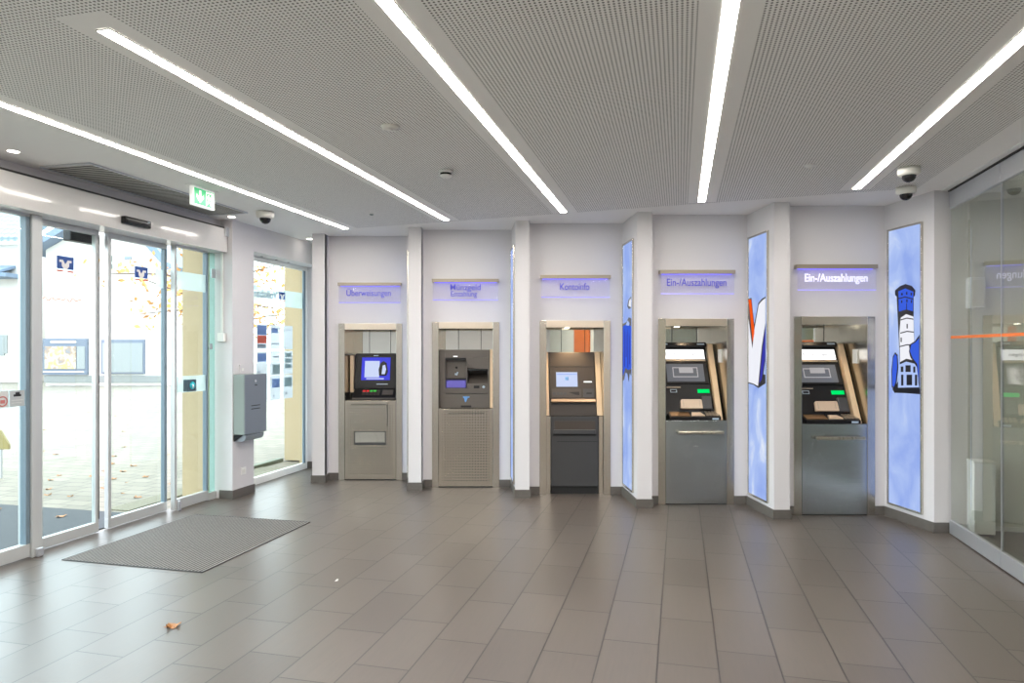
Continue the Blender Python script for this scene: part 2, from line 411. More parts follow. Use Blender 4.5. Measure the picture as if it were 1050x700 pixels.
def struct(name, loc=(0, 0, 0), rz=0.0):
    o = bpy.data.objects.new(name, None); COL.objects.link(o); o.location = loc; o.rotation_euler = (0, 0, rz)
    o['kind'] = 'structure'; return o
def text(name, body, size, m, parent, x, y, z, extrude=0.002, flip=False, mtx=None, align='CENTER', wide=None, xs=1.0):
    cu = bpy.data.curves.new('t', 'FONT'); cu.body = body; cu.size = size; cu.align_x = align; cu.align_y = 'CENTER'; cu.extrude = extrude; cu.offset = size*0.012
    ob = bpy.data.objects.new('t', cu); COL.objects.link(ob)
    dg = bpy.context.evaluated_depsgraph_get(); me = bpy.data.meshes.new_from_object(ob.evaluated_get(dg))
    bpy.data.objects.remove(ob); bpy.data.curves.remove(cu)
    w = max(v.co.x for v in me.vertices)-min(v.co.x for v in me.vertices)
    k = (wide/w if wide else 1.0)*xs
    for v in me.vertices:
        c = v.co.copy(); v.co = (x+(-1 if flip else 1)*c.x*k, y-c.z, z+c.y)
    if flip: me.flip_normals()
    me.name = name; me.materials.clear(); me.materials.append(M[m])
    return link(name, me, parent, mtx)
def copy_tree(o, parent=None):
    c = o.copy(); COL.objects.link(c)
    if parent: c.parent = parent
    for ch in list(o.children): copy_tree(ch, c)
    return c

# ------------------------------------------------------------------ camera
cam = bpy.data.cameras.new('camera'); co = bpy.data.objects.new('camera', cam); COL.objects.link(co)
cam.sensor_width = 36; cam.lens = 24; cam.shift_y = 8/1050; cam.clip_end = 300
co.location = (0, 0, EYE); co.rotation_euler = (PI/2, 0, 0)
S.camera = co

# ------------------------------------------------------------------ floor and ceiling (room grid)
def room_obj(o): o.rotation_euler = (0, 0, RZ); return o
room_obj(MB().box(-4.98, 8, -4.5, 9.6, -0.2, 0).build('floor', 'floor', kind='structure'))
room_obj(MB().box(-5.3, 8, -4.5, 9.6, HC, HC+0.15).build('ceiling', 'ceiling', kind='structure'))

# ------------------------------------------------------------------ back wall: five saw-tooth bays
COLX = [-2.395, -1.178, 0.038, 1.262, 2.467, 3.684]      # left edge of each pier's end face
COLY = [8.18, 7.745, 7.35, 6.888, 6.43, 5.957]
PW = 0.15
BAYY = [8.36, 7.92, 7.517, 7.04, 6.588]
INX = [COLX[k+1]-(0.045 if k != 4 else 0.088) for k in range(5)]
MCX = [(380.0-525)*8.36/F, (477.6-525)*7.92/F, (589.6-525)*7.517/F, (713.6-525)*7.04/F, (855.2-525)*6.588/F]
MW, MH = 0.39, 1.915
w = MB(); sk = MB(); T = 0.09; BH = 0.09; BT = 0.012
inner0 = (-2.44, 9.2)
w.seg((-2.80, 9.2), inner0, -0.2, 0, 0, HC); sk.seg((-2.77, 9.2), inner0, 0, BT, 0, BH)
w.seg(inner0, (COLX[0], COLY[0]), -0.12, 0, 0, HC); sk.seg(inner0, (COLX[0], COLY[0]), 0, BT, 0, BH, 0, BT)
for k in range(6):
    x0, y0 = COLX[k], COLY[k]; x1 = x0+PW
    w.seg((x0, y0), (x1, y0), -T, 0, 0, HC); sk.seg((x0, y0), (x1, y0), 0, BT, 0, BH, BT, BT if k < 5 else -0.01)
    if k == 5: break
    yb = BAYY[k]; cx = MCX[k]; xi = INX[k]
    w.seg((x1, y0), (x1, yb), -0.05 if False else -0.0, 0.06*0, 0, HC) if False else None
    w.box(x1-0.06, x1, y0+0.02, yb+T, 0, HC)
    sk.box(x1, x1+BT, y0, yb, 0, BH)
    w.box(x1, cx-MW+0.01, yb, yb+T, 0, HC); sk.box(x1, cx-MW, yb-BT, yb, 0, BH)
    w.box(cx+MW-0.01, xi+0.02, yb, yb+T, 0, HC); sk.box(cx+MW, xi, yb-BT, yb, 0, BH)
    w.box(cx-MW+0.01, cx+MW-0.01, yb, yb+T, MH-0.01, HC)
    Q = (COLX[k+1], COLY[k+1])
    w.seg((xi, yb+0.01), Q, -0.05, 0, 0, HC); sk.seg((xi, yb), Q, 0, BT, 0, BH, 0, BT)
w.build('wall_back', 'wall', kind='structure')
sk.build('baseboard_back', 'base', kind='structure')

# ------------------------------------------------------------------ left wall (facade side)
w = MB()
w.box(-4.93, -4.645, 6.376, 6.755, 0, HC)                 # pillar between doors and shop window
w.box(-4.93, -4.645, 6.755, 8.3, 2.70, HC)                # lintel over the shop window
w.box(-4.98, -4.80, 2.2, 6.376, 2.905, HC)                # fascia above the door header
w.box(-4.98, -4.80, -4.5, -3.3, 0, HC); w.box(-4.98, -4.80, -3.3, 2.2, 2.80, HC)
room_obj(w.build('wall_left', 'wall', kind='structure'))
room_obj(MB().box(-4.80, -4.645+BT, 6.364, 6.376, 0, BH).box(-4.645, -4.645+BT, 6.376, 6.76, 0, BH).build('baseboard_left', 'base', kind='structure'))
room_obj(MB().box(-5.27, -4.93, 6.376, 6.74, 0, 4.5).box(-4.99, -4.89, 8.27, 8.8, 0, 4.5).box(-5.55, -4.89, 8.8, 14, 0, 4.5)
         .box(-5.27, -4.99, -8, 8.8, 3.14, 4.5).box(-5.27, -4.99, -4.5, -3.3, 0, 3.12).build('wall_outside', 'yellow_wall', kind='structure'))
# header of the sliding doors
h = struct('trim_1', rm(-4.70, 2.2), RZ+PI/2)
bx(0, 4.17, 0, 0.28, 2.635, 2.885).build('header_cover', 'header', h, bevel=0.006)
bx(0, 4.17, 0.03, 0.28, 2.885, 2.907).build('shadow_gap', 'gap', h)
bx(4.11, 4.16, -0.03, -0.001, 2.80, 2.90).build('bracket', 'alu_rail', h, bevel=0.004)

# door leaves etc.  local frame: x = depth of the room, y = outwards, z up
def pane(name, b0, b1, a, z1=2.63, rail=0.085, stile=0.035, t=0.045, top=0.045, gl='glass', loc_z=0.01, stile_r='alu', fm='alu'):
    o = struct(name, rm(a, b0), RZ+PI/2); wd = b1-b0
    bx(0, wd, 0, t, loc_z, loc_z+rail).build('bottom_rail', fm, o, bevel=0.004)
    bx(0, wd, 0, t, z1-top, z1).build('top_rail', fm, o, bevel=0.004)
    bx(0, stile, 0, t, loc_z+rail, z1-top).build('stile', fm, o, bevel=0.004)
    bx(wd-stile, wd, 0, t, loc_z+rail, z1-top).build('stile', stile_r, o, bevel=0.004)
    bx(stile, wd-stile, t*0.4, t*0.65, loc_z+rail, z1-top).build('glass_pane', gl, o)
    return o
def bank_logo(o, x, y, z, wd=0.16, name='bank_logo'):
    hgt = wd*0.66; x0, x1 = x-wd/2, x+wd/2
    p = bx(x0, x1, y-0.0015, y, z-hgt/2, z+hgt/2).build(name, 'logo_blue', o)
    u = lambda s, q: (x+s*wd/2, z+q*hgt/2)
    MB().prism([u(-.72,.42), u(-.30,.42), u(-.02,-.25), u(.26,.42), u(.72,.42), u(.72,.05), u(.45,.05), u(.42,-.55), u(.18,-1), u(-.18,-1), u(-.42,-.55), u(-.45,.05), u(-.72,.05)], y-0.003, y-0.0016, 'y').build('logo_mark', 'logo_white', p)
    MB().box(x0, x-wd*0.13, y-0.0015, y, z-hgt*0.72, z-hgt*0.6).box(x+wd*0.13, x1, y-0.0015, y, z-hgt*0.72, z-hgt*0.6).build('logo_bar', 'logo_orange', p)
    return p
win1 = pane('window_1', 2.9, 4.205, -4.84, 2.66, 0.10, 0.035, 0.06, stile_r='alu_dark')
lx = 4.0-2.9
bx(lx-0.2, lx+0.09, 0.012, 0.014, 1.165, 1.295).build('sticker_backing', 'frost', win1)
s1 = bx(lx-0.10, lx+0.035, 0.007, 0.0105, 1.17, 1.29).build('prohibition_sticker', 'sheet_pale', win1)
MB().lathe([(0.030, 0), (0.040, 0), (0.040, 0.001), (0.030, 0.001), (0.030, 0)], n=20).build('red_ring', 'red', s1, Matrix.Translation((lx-0.01, 0.0068, 1.215)) @ Matrix.Rotation(PI/2, 4, 'X'))
MB().box(lx-0.028, lx+0.008, 0.0055, 0.0065, 1.20, 1.226).box(lx-0.09, lx-0.05, 0.0055, 0.0065, 1.255, 1.262).build('red_pictogram', 'red', s1)
s2 = bx(lx+0.045, lx+0.165, 0.007, 0.0105, 1.17, 1.29).build('camera_sticker', 'sheet_grey', win1)
MB().box(lx+0.075, lx+0.135, 0.0055, 0.0065, 1.245, 1.262).box(lx+0.09, lx+0.125, 0.0055, 0.0065, 1.262, 1.277).build('camera_pictogram', 'black', s2)
MB().box(lx+0.06, lx+0.15, 0.0055, 0.0065, 1.215, 1.22).box(lx+0.06, lx+0.14, 0.0055, 0.0065, 1.195, 1.20).build('print_line', 'sheet_pale', s2)
win5 = pane('added_window_5', -0.3, 2.88, -4.84, 2.78, 0.10, 0.035, 0.06)  # unseen glazing added so more daylight reaches floor and ceiling
win6 = pane('added_window_6', -3.28, -0.32, -4.84, 2.78, 0.10, 0.035, 0.06)  # second unseen pane, added for the same daylight
# post left of the doors
post = struct('trim_2', rm(-4.82, 4.206), RZ+PI/2)
bx(0, 0.088, 0, 0.09, 0, 2.635).build('post', 'alu', post, bevel=0.006)
bx(0.02, 0.07, -0.035, -0.001, 0, 0.07).build('floor_guide', 'alu_rail', post, bevel=0.01)
d1 = pane('door_1', 4.215, 4.93, -4.925, 2.635)
bank_logo(d1, 4.607-4.215, -0.002+0.018, 2.315)
bx(0.706, 0.714, -0.004, -0.001, 0.12, 2.58).build('edge_seal', 'gap', d1)
d2 = pane('door_2', 5.03, 5.745, -4.925, 2.635, stile_r='alu_dark')
bank_logo(d2, 5.428-5.03, 0.016, 2.325)
bx(0.58, 0.68, 0.010, 0.016, 2.2, 2.38).build('frosted_band', 'frost', d2)
win2 = pane('window_2', 5.75, 6.245, -4.84, 2.66, 0.10, 0.03, 0.05, stile_r='alu_dark')
bx(0.03, 0.465, 0.012, 0.018, 2.20, 2.38).build('frosted_band', 'frost', win2)
bx(0.03, 0.465, 0.012, 0.018, 1.165, 1.33).build('frosted_band', 'frost', win2)
ks = bx(0.13, 0.255, -0.045, 0.011, 1.175, 1.295).build('key_switch', 'switch', win2, bevel=0.005)
MB().lathe([(0.0, 0.006), (0.036, 0.006), (0.040, 0.0), (0.0, 0.0)], n=24).build('switch_disc', 'teal', ks, Matrix.Translation((0.195, -0.0455, 1.235)) @ Matrix.Rotation(PI/2, 4, 'X'))
MB().prism([(0.185, 1.245), (0.205, 1.245), (0.20, 1.215), (0.195, 1.205), (0.19, 1.215)], -0.054, -0.0515, 'y').build('switch_arrow', 'logo_white', ks)
bx(0.03, 0.06, -0.03, -0.001, 0, 0.10).build('floor_guide', 'alu_rail', win2, bevel=0.006)
# narrow green side light with its clamp
sg = struct('window_3', rm(-4.84, 6.25), RZ+PI/2)
bx(0, 0.115, 0.015, 0.035, 0.08, 2.63).build('glass_pane', 'glass_green', sg)
bx(0, 0.12, 0, 0.05, 0, 0.08).build('bottom_rail', 'alu', sg, bevel=0.004)
bx(0.05, 0.115, 0.0, 0.014, 2.36, 2.46).build('clamp', 'alu_rail', sg, bevel=0.004)
bx(0.02, 0.06, 0.0, 0.014, 1.60, 1.66).build('clamp', 'alu_rail', sg, bevel=0.004)
# shop window
WA = -4.86
sw = pane('window_4', 6.757, 8.255, WA, 2.695, 0.085, 0.05, 0.05, top=0.05, loc_z=0.0, fm='white', stile_r='white')
O = 6.757
bx(1.40, 1.446, -0.002, 0.018, 0.085, 2.645).build('gasket', 'alu_dark', sw)
bx(0.05, 1.45, 0.038, 0.042, 2.14, 2.35).build('frosted_band', 'frost', sw)
text('shop_lettering', 'Volksbank', 0.135, 'logo_grey', sw, 7.565-O, 0.017, 2.265, 0.001, True, align='LEFT', xs=0.95)
bank_logo(sw, 7.68-O, 0.017, 2.275, 0.135)
for i, bb in enumerate((7.05, 7.35, 7.62)):
    MB().lathe([(0, 0), (0.015, 0), (0.015, -0.004), (0, -0.004)], (bb-O+0.1, -0.05, 2.70), 12).build('screw_cap', 'gap', sw)

# posters of property listings inside the shop window
desc = [['red and blue photo listing sheet', 'blue photo over text listing sheet', 'listing sheet half behind the grey cabinet'],
        ['two line listing sheet with small blue picture', 'listing sheet with grey green photo low down', 'listing sheet with wide blue photo'],
        ['nearly blank pale listing sheet', 'listing sheet with three small green pictures', 'listing sheet with dark blue grey photo']]
cname = ['left column', 'middle column', 'right column']; rname = ['top row', 'middle row', 'bottom row']
for ci, bc in enumerate((7.235, 7.515, 7.80)):
    for ri, zc in enumerate((1.75, 1.43, 1.125)):
        t = thing('listing_sheet', '%s in the shop window, %s of %s' % (desc[ci][ri], rname[ri].replace(' row', ''), cname[ci]), 'poster', rm(WA-0.006, bc, zc-0.1485), RZ+PI/2, 'property listing sheets in the shop window')
        bx(-0.105, 0.105, 0.0, 0.003, 0, 0.297).build('paper', 'paper', t)
        pics = {(0, 0): [(-0.09, 0.09, 0.17, 0.285, 'paper_blue'), (-0.09, 0.09, 0.07, 0.165, 'paper_red'), (-0.09, 0.07, 0.015, 0.06, 'paper_text')],
                (0, 1): [(-0.085, 0.085, 0.17, 0.27, 'paper_blue'), (-0.085, -0.03, 0.02, 0.06, 'paper_text')],
                (0, 2): [(-0.085, 0.085, 0.15, 0.27, 'paper_blue')],
                (1, 0): [(-0.08, 0.05, 0.2, 0.26, 'paper_blue'), (-0.08, 0.08, 0.06, 0.075, 'paper_text')],
                (1, 1): [(-0.06, 0.09, 0.01, 0.13, 'paper_green'), (-0.05, 0.07, 0.22, 0.235, 'paper_text')],
                (1, 2): [(-0.07, 0.09, 0.15, 0.26, 'paper_blue'), (-0.05, -0.02, 0.04, 0.06, 'paper_text')],
                (2, 0): [(-0.07, 0.07, 0.24, 0.25, 'paper_text')],
                (2, 1): [(-0.07, 0.07, 0.22, 0.27, 'paper_green'), (-0.07, 0.07, 0.15, 0.20, 'paper_green'), (-0.07, 0.07, 0.08, 0.13, 'paper_green')],
                (2, 2): [(-0.08, 0.08, 0.15, 0.265, 'paper_green'), (-0.06, -0.03, 0.05, 0.08, 'paper_text')]}[(ci, ri)]
        for (x0, x1, z0, z1, mm) in pics:
            bx(x0, x1, -0.001, -0.0002, z0, z1).build('printed_text' if mm == 'paper_text' else 'photo_print', mm, t)

# ------------------------------------------------------------------ cash machines
def slope(y0, z0, y1, z1):          # frame on an inclined fascia: local z runs up the slope, local y into the machine
    th = math.atan2(y1-y0, z1-z0)
    return Matrix.Translation((0, y0, z0)) @ Matrix.Rotation(-th, 4, 'X'), math.hypot(y1-y0, z1-z0)

def surround(root, zr, panel, dpt=0.5, steel_m='steel', lower=True, mirror_z=1.6):
    bx(-MW, -0.315, -0.014, 0.02, 0, MH).build('jamb', steel_m, root, bevel=0.002)
    bx(0.315, MW, -0.014, 0.02, 0, MH).build('jamb', steel_m, root, bevel=0.002)
    bx(-0.314, 0.314, -0.014, 0.02, 1.84, MH).build('head_panel', 'steel_warm', root, bevel=0.002)
    li = MB().box(-0.335, -0.316, 0.021, dpt, 0, 1.88).box(0.316, 0.335, 0.021, dpt, 0, 1.88).box(-0.316, 0.316, 0.021, dpt, 1.86, 1.88)
    li.build('recess_lining', 'steel', root)
    bx(-0.335, 0.335, dpt, dpt+0.02, 0, 1.88).build('mirror_back', 'mirror', root)
    MB().box(-0.12, -0.114, dpt-0.003, dpt-0.0005, 1.2, 1.86).box(0.155, 0.161, dpt-0.003, dpt-0.0005, 1.2, 1.86).build('panel_joint', 'gap', root)
    if lower:
        bx(-0.312, 0.312, -0.012, 0.02, 0.012, zr).build('lower_panel', panel, root, bevel=0.002)
        bx(-0.312, 0.312, -0.004, 0.02, 0.0, 0.011).build('kick_gap', 'gap', root)
        bx(-0.314, 0.314, 0.021, dpt, zr-0.03, zr-0.005).build('shelf', 'steel', root)

def spot_in(root, x, y, en=10):
    MB().lathe([(0, 0), (0.022, 0), (0.026, 0.004), (0.03, 0.0)], (x, y, 1.8545), 16).build('downlight', 'spot', root)
    ld = bpy.data.lights.new('downlight_beam', 'SPOT'); ld.energy = en; ld.color = (1.0, 0.72, 0.42); ld.spot_size = 1.5; ld.spot_blend = 0.8; ld.shadow_soft_size = 0.02
    lo = bpy.data.objects.new('downlight_beam', ld); COL.objects.link(lo); lo.parent = root; lo.location = (x, y, 1.845)

# --- 1: transfer terminal with monitor and keyboard
r1 = thing('transfer_terminal', 'steel framed terminal with blue monitor screen, leftmost of the five machines', 'terminal', (MCX[0], BAYY[0], 0), 0, 'self-service machines in the wall bays')
surround(r1, 0.972, 'steel_dots', 0.5)
Mm, L = slope(0.20, 1.10, 0.30, 1.55)
hs = bx(-0.255, 0.27, 0, 0.09, 0.0, L).build('monitor_housing', 'black', r1, Mm, bevel=0.012)
sc = bx(-0.165, 0.195, -0.006, -0.001, 0.115, 0.405).build('screen', 'screen_blue', hs)
bx(-0.125, 0.06, -0.008, -0.0065, 0.15, 0.36).build('screen_window', 'screen_pale', sc)
MB().prism([(0.06, 0.17), (0.15, 0.17), (0.17, 0.22), (0.15, 0.33), (0.11, 0.36), (0.07, 0.33), (0.05, 0.25)], -0.009, -0.0082, 'y').build('screen_picture', 'black', sc)
MB().prism([(0.09, 0.19), (0.13, 0.19), (0.145, 0.25), (0.13, 0.31), (0.10, 0.30)], -0.0105, -0.0092, 'y').build('screen_face', 'screen_pale', sc)
bx(-0.10, 0.12, -0.008, -0.0065, 0.125, 0.14).build('screen_bar', 'screen_pale', sc)
bx(-0.02, 0.04, -0.004, -0.001, 0.425, 0.435).build('badge', 'symbol', hs)
bx(0.03, 0.17, -0.004, -0.001, 0.06, 0.068).build('control_strip', 'symbol', hs)
bx(0.272, 0.312, 0.12, 0.42, 0.97, 1.53).build('side_cheek', 'black', r1)
bx(-0.312, -0.262, 0.30, 0.42, 0.97, 1.53).build('side_cheek', 'black', r1)
bx(-0.30, -0.258, 0.21, 0.29, 1.06, 1.52).build('side_sheen_panel', 'tan', r1)  # added fin, its tan painted for the lit side beside the monitor
Mk, L = slope(0.03, 0.985, 0.19, 1.10)
kb = bx(-0.24, 0.29, 0, 0.03, 0, L).build('keyboard_deck', 'black', r1, Mk, bevel=0.005)
bx(-0.235, 0.285, -0.002, 0.0, 0.0, 0.03).build('deck_edge', 'taupe', kb)
for i in range(5):
    for j in range(3):
        x = -0.13+i*0.045; z = 0.075+j*0.034
        bx(x, x+0.034, -0.01, -0.001, z, z+0.026).build('key', 'red_key' if (i < 2 and j == 2) else ('green_key' if (i in (2, 3) and j == 2) else 'taupe_dark'), kb)
bx(0.12, 0.25, -0.012, -0.001, 0.08, 0.17).build('card_slot', 'taupe', kb)
sl = bx(-0.197, 0.19, -0.0145, -0.0125, 0.43, 0.60).build('slot_frame', 'gap', r1)
bx(-0.185, 0.178, -0.0165, -0.015, 0.46, 0.59).build('slot_flap', 'mirror', sl)
MB().tube([(-0.23, -0.045, 0.93), (0.20, -0.045, 0.93)], 0.006).tube([(-0.22, -0.045, 0.93), (-0.22, -0.013, 0.93)], 0.005).tube([(0.19, -0.045, 0.93), (0.19, -0.013, 0.93)], 0.005).build('grab_bar', 'rod', r1)
MB().lathe([(0, 0.018), (0.012, 0.013), (0.018, 0), (0.012, -0.013), (0, -0.018)], (0.20, -0.045, 0.945), 14).build('pen_holder', 'steel_bar', r1)
MB().tube([(0.205, -0.04, 0.93), (0.212, -0.025, 0.80), (0.205, -0.02, 0.66)], 0.003, 6).build('pen_chain', 'gap', r1)

# --- 2: coin deposit machine
r2 = thing('coin_deposit_machine', 'steel framed taupe coin deposit machine with blue lit tray, second from left', 'machine', (MCX[1], BAYY[1], 0), 0, 'self-service machines in the wall bays')
surround(r2, 0.912, 'steel_dots', 0.42, mirror_z=1.6)
MB().box(-0.314, -0.243, 0.06, 0.40, 0.915, 1.595).box(0.254, 0.314, 0.06, 0.40, 0.915, 1.595).box(-0.243, 0.254, 0.06, 0.40, 1.50, 1.595) \
    .box(-0.243, 0.254, 0.06, 0.40, 1.085, 1.148).box(0.0, 0.254, 0.06, 0.40, 1.148, 1.20).box(0.0, 0.015, 0.06, 0.40, 1.148, 1.38) \
    .prism([(0.0, 1.38), (0.254, 1.37), (0.254, 1.50), (0.0, 1.50)], 0.10, 0.40, 'y').box(-0.243, 0.254, 0.38, 0.40, 1.148, 1.50).build('fascia', 'taupe', r2, bevel=0.003)
MB().prism([(0.0, 1.50), (0.254, 1.50), (0.254, 1.372), (0.10, 1.372), (0.0, 1.46)], 0.058, 0.099, 'y').build('chamfer_panel', 'taupe', r2, bevel=0.002)
pk = bx(-0.242, 0.0, 0.13, 0.16, 1.26, 1.499).build('pocket_plate', 'taupe', r2)
bx(-0.242, 0.0, 0.062, 0.129, 1.475, 1.499).build('pocket_painted_shadow', 'blackm', pk)  # black strip painted as the shadow under the pocket's top
MB().lathe([(0, 0.0), (0.014, 0.0), (0.014, 0.004), (0, 0.004)], n=16).build('key_hole', 'blackm', pk, Matrix.Translation((-0.118, 0.1295, 1.385)) @ Matrix.Rotation(PI/2, 4, 'X'))
MB().prism([(-0.14, 1.30), (-0.11, 1.29), (-0.095, 1.33), (-0.11, 1.335), (-0.12, 1.315), (-0.135, 1.32)], 0.126, 0.1295, 'y').build('hand_symbol', 'symbol', pk)
bx(-0.242, 0.0, 0.125, 0.13, 1.245, 1.26).build('pocket_gap', 'blackm', pk)
bx(-0.235, -0.005, 0.075, 0.20, 1.15, 1.235).build('coin_tray', 'blue_tray', r2, bevel=0.006)
hp = MB().prism([(0.07, 1.20), (0.30, 1.20), (0.30, 1.30)], 0.018, 0.252, 'x').build('coin_funnel', 'taupe', r2)
bx(0.02, 0.252, 0.065, 0.099, 1.352, 1.371).build('funnel_dark_strip', 'blackm', r2)  # matt black strip along the top of the funnel opening
sp = bx(0.09, 0.155, 0.054, 0.0595, 1.145, 1.175).build('banknote_slot', 'blackm', r2)
MB().lathe([(0, 0), (0.016, 0), (0.016, 0.002), (0, 0.002)], n=14).build('button', 'symbol', r2, Matrix.Translation((0.205, 0.0595, 1.16)) @ Matrix.Rotation(PI/2, 4, 'X'))
bx(-0.15, -0.10, 0.054, 0.0595, 1.512, 1.522).build('indicator_lamp', 'lit_white', r2)
dr = bx(-0.30, 0.275, 0.05, 0.40, 0.915, 1.078).build('drawer', 'taupe', r2, bevel=0.004)
MB().prism([(-0.035, 1.05), (0.04, 1.05), (0.04, 1.035), (0.02, 1.035), (0.0, 0.985), (-0.012, 0.985), (-0.025, 1.035), (-0.035, 1.035)], 0.046, 0.0495, 'y').build('bank_symbol', 'symbol_blue', dr)
bx(-0.06, 0.06, 0.046, 0.0495, 0.925, 0.945).build('drawer_slot', 'blackm', dr)
bx(0.28, 0.312, 0.05, 0.30, 0.915, 1.6).build('side_sheen_panel', 'tan', r2)
MB().tube([(-0.20, -0.045, 0.865), (0.215, -0.045, 0.865)], 0.006).tube([(-0.19, -0.045, 0.865), (-0.19, -0.013, 0.865)], 0.005).tube([(0.205, -0.045, 0.865), (0.205, -0.013, 0.865)], 0.005).build('grab_bar', 'rod', r2)

# --- 3: statement printer
r3 = thing('statement_printer', 'dark brown statement printer with small pale screen, middle of the five machines', 'machine', (MCX[2], BAYY[2], 0), 0, 'self-service machines in the wall bays')
surround(r3, 0.0, None, 0.46, lower=False)
spot_in(r3, -0.03, 0.2, 34)
Mu, Lu = slope(0.06, 0.86, 0.30, 1.565)
fa = MB().prism([(0.06, 0.862), (0.30, 1.565), (0.44, 1.565), (0.44, 0.862)], -0.275, 0.248, 'x').build('upper_housing', 'brown', r3, bevel=0.006)
def on3(mb, name, m, par=fa, bevel=0): return mb.build(name, m, par, Mu if par is fa else None, bevel)
bx(-0.262, 0.235, -0.003, -0.0005, 0.562, 0.568)
on3(bx(-0.262, 0.235, -0.003, -0.0005, 0.568, 0.576), 'housing_joint', 'blackm')
on3(bx(-0.262, 0.238, -0.006, -0.0005, 0.20, 0.56), 'operator_panel', 'brown')
scr = on3(bx(-0.195, 0.045, -0.010, -0.0065, 0.335, 0.505), 'screen', 'screen_pale')
bx(-0.19, 0.04, -0.012, -0.0105, 0.475, 0.483).build('screen_bar', 'screen_mid', scr)
bx(-0.095, -0.055, -0.012, -0.0105, 0.41, 0.45).build('screen_icon', 'symbol_blue', scr)
on3(bx(0.115, 0.205, -0.010, -0.0065, 0.385, 0.398), 'card_light', 'lit_white')
kr = on3(bx(-0.245, 0.08, -0.010, -0.0065, 0.215, 0.31), 'keypad_recess', 'taupe_dark')
for i in range(4): bx(-0.235+i*0.04, -0.205+i*0.04, -0.016, -0.0105, 0.235, 0.27).build('key', 'anthracite', kr)
MB().prism([(-0.06, 0.27), (0.06, 0.275), (0.06, 0.235), (0.02, 0.24)], -0.014, -0.0105, 'y').build('paper_slot', 'blackm', kr)
cs = on3(bx(0.105, 0.225, -0.010, -0.0065, 0.215, 0.31), 'card_reader', 'anthracite')
bx(0.14, 0.20, -0.013, -0.0105, 0.25, 0.265).build('card_slot', 'blackm', cs)
on3(bx(-0.255, 0.24, -0.035, -0.0005, 0.150, 0.19), 'ledge', 'copper', bevel=0.006)
on3(bx(-0.25, 0.235, -0.004, -0.0005, 0.128, 0.147), 'ledge_painted_shadow', 'blackm')  # black strip painted as the shadow below the ledge
lw = bx(-0.262, 0.262, 0.03, 0.44, 0.085, 0.858).build('lower_cabinet', 'anthracite', r3, bevel=0.004)
bx(-0.225, 0.225, 0.024, 0.0295, 0.715, 0.81).build('output_tray', 'taupe_dark', lw)
bx(-0.235, 0.23, -0.005, 0.0295, 0.665, 0.714).build('tray_lip', 'anthracite', lw, bevel=0.008)
bx(-0.24, 0.235, 0.025, 0.0295, 0.645, 0.663).build('tray_gap', 'blackm', lw)
bx(-0.20, 0.258, 0.027, 0.0295, 0.578, 0.583).build('door_joint', 'blackm', lw)
bx(-0.262, 0.262, 0.05, 0.44, 0.0, 0.083).build('plinth', 'blackm', r3)
MB().prism([(0.06, 0.865), (0.30, 1.57), (0.40, 1.57), (0.40, 0.865)], 0.252, 0.312, 'x').build('side_sheen_panel', 'tan', r3)
MB().prism([(0.06, 0.865), (0.30, 1.57), (0.40, 1.57), (0.40, 0.865)], -0.312, -0.28, 'x').build('side_sheen_panel', 'tan', r3)  # tan painted for the lit inner walls on both sides
bx(-0.312, -0.268, 0.03, 0.06, 0.0, 0.86).build('filler_strip', 'steel', r3); bx(0.268, 0.312, 0.03, 0.06, 0.0, 0.86).build('filler_strip', 'steel', r3)

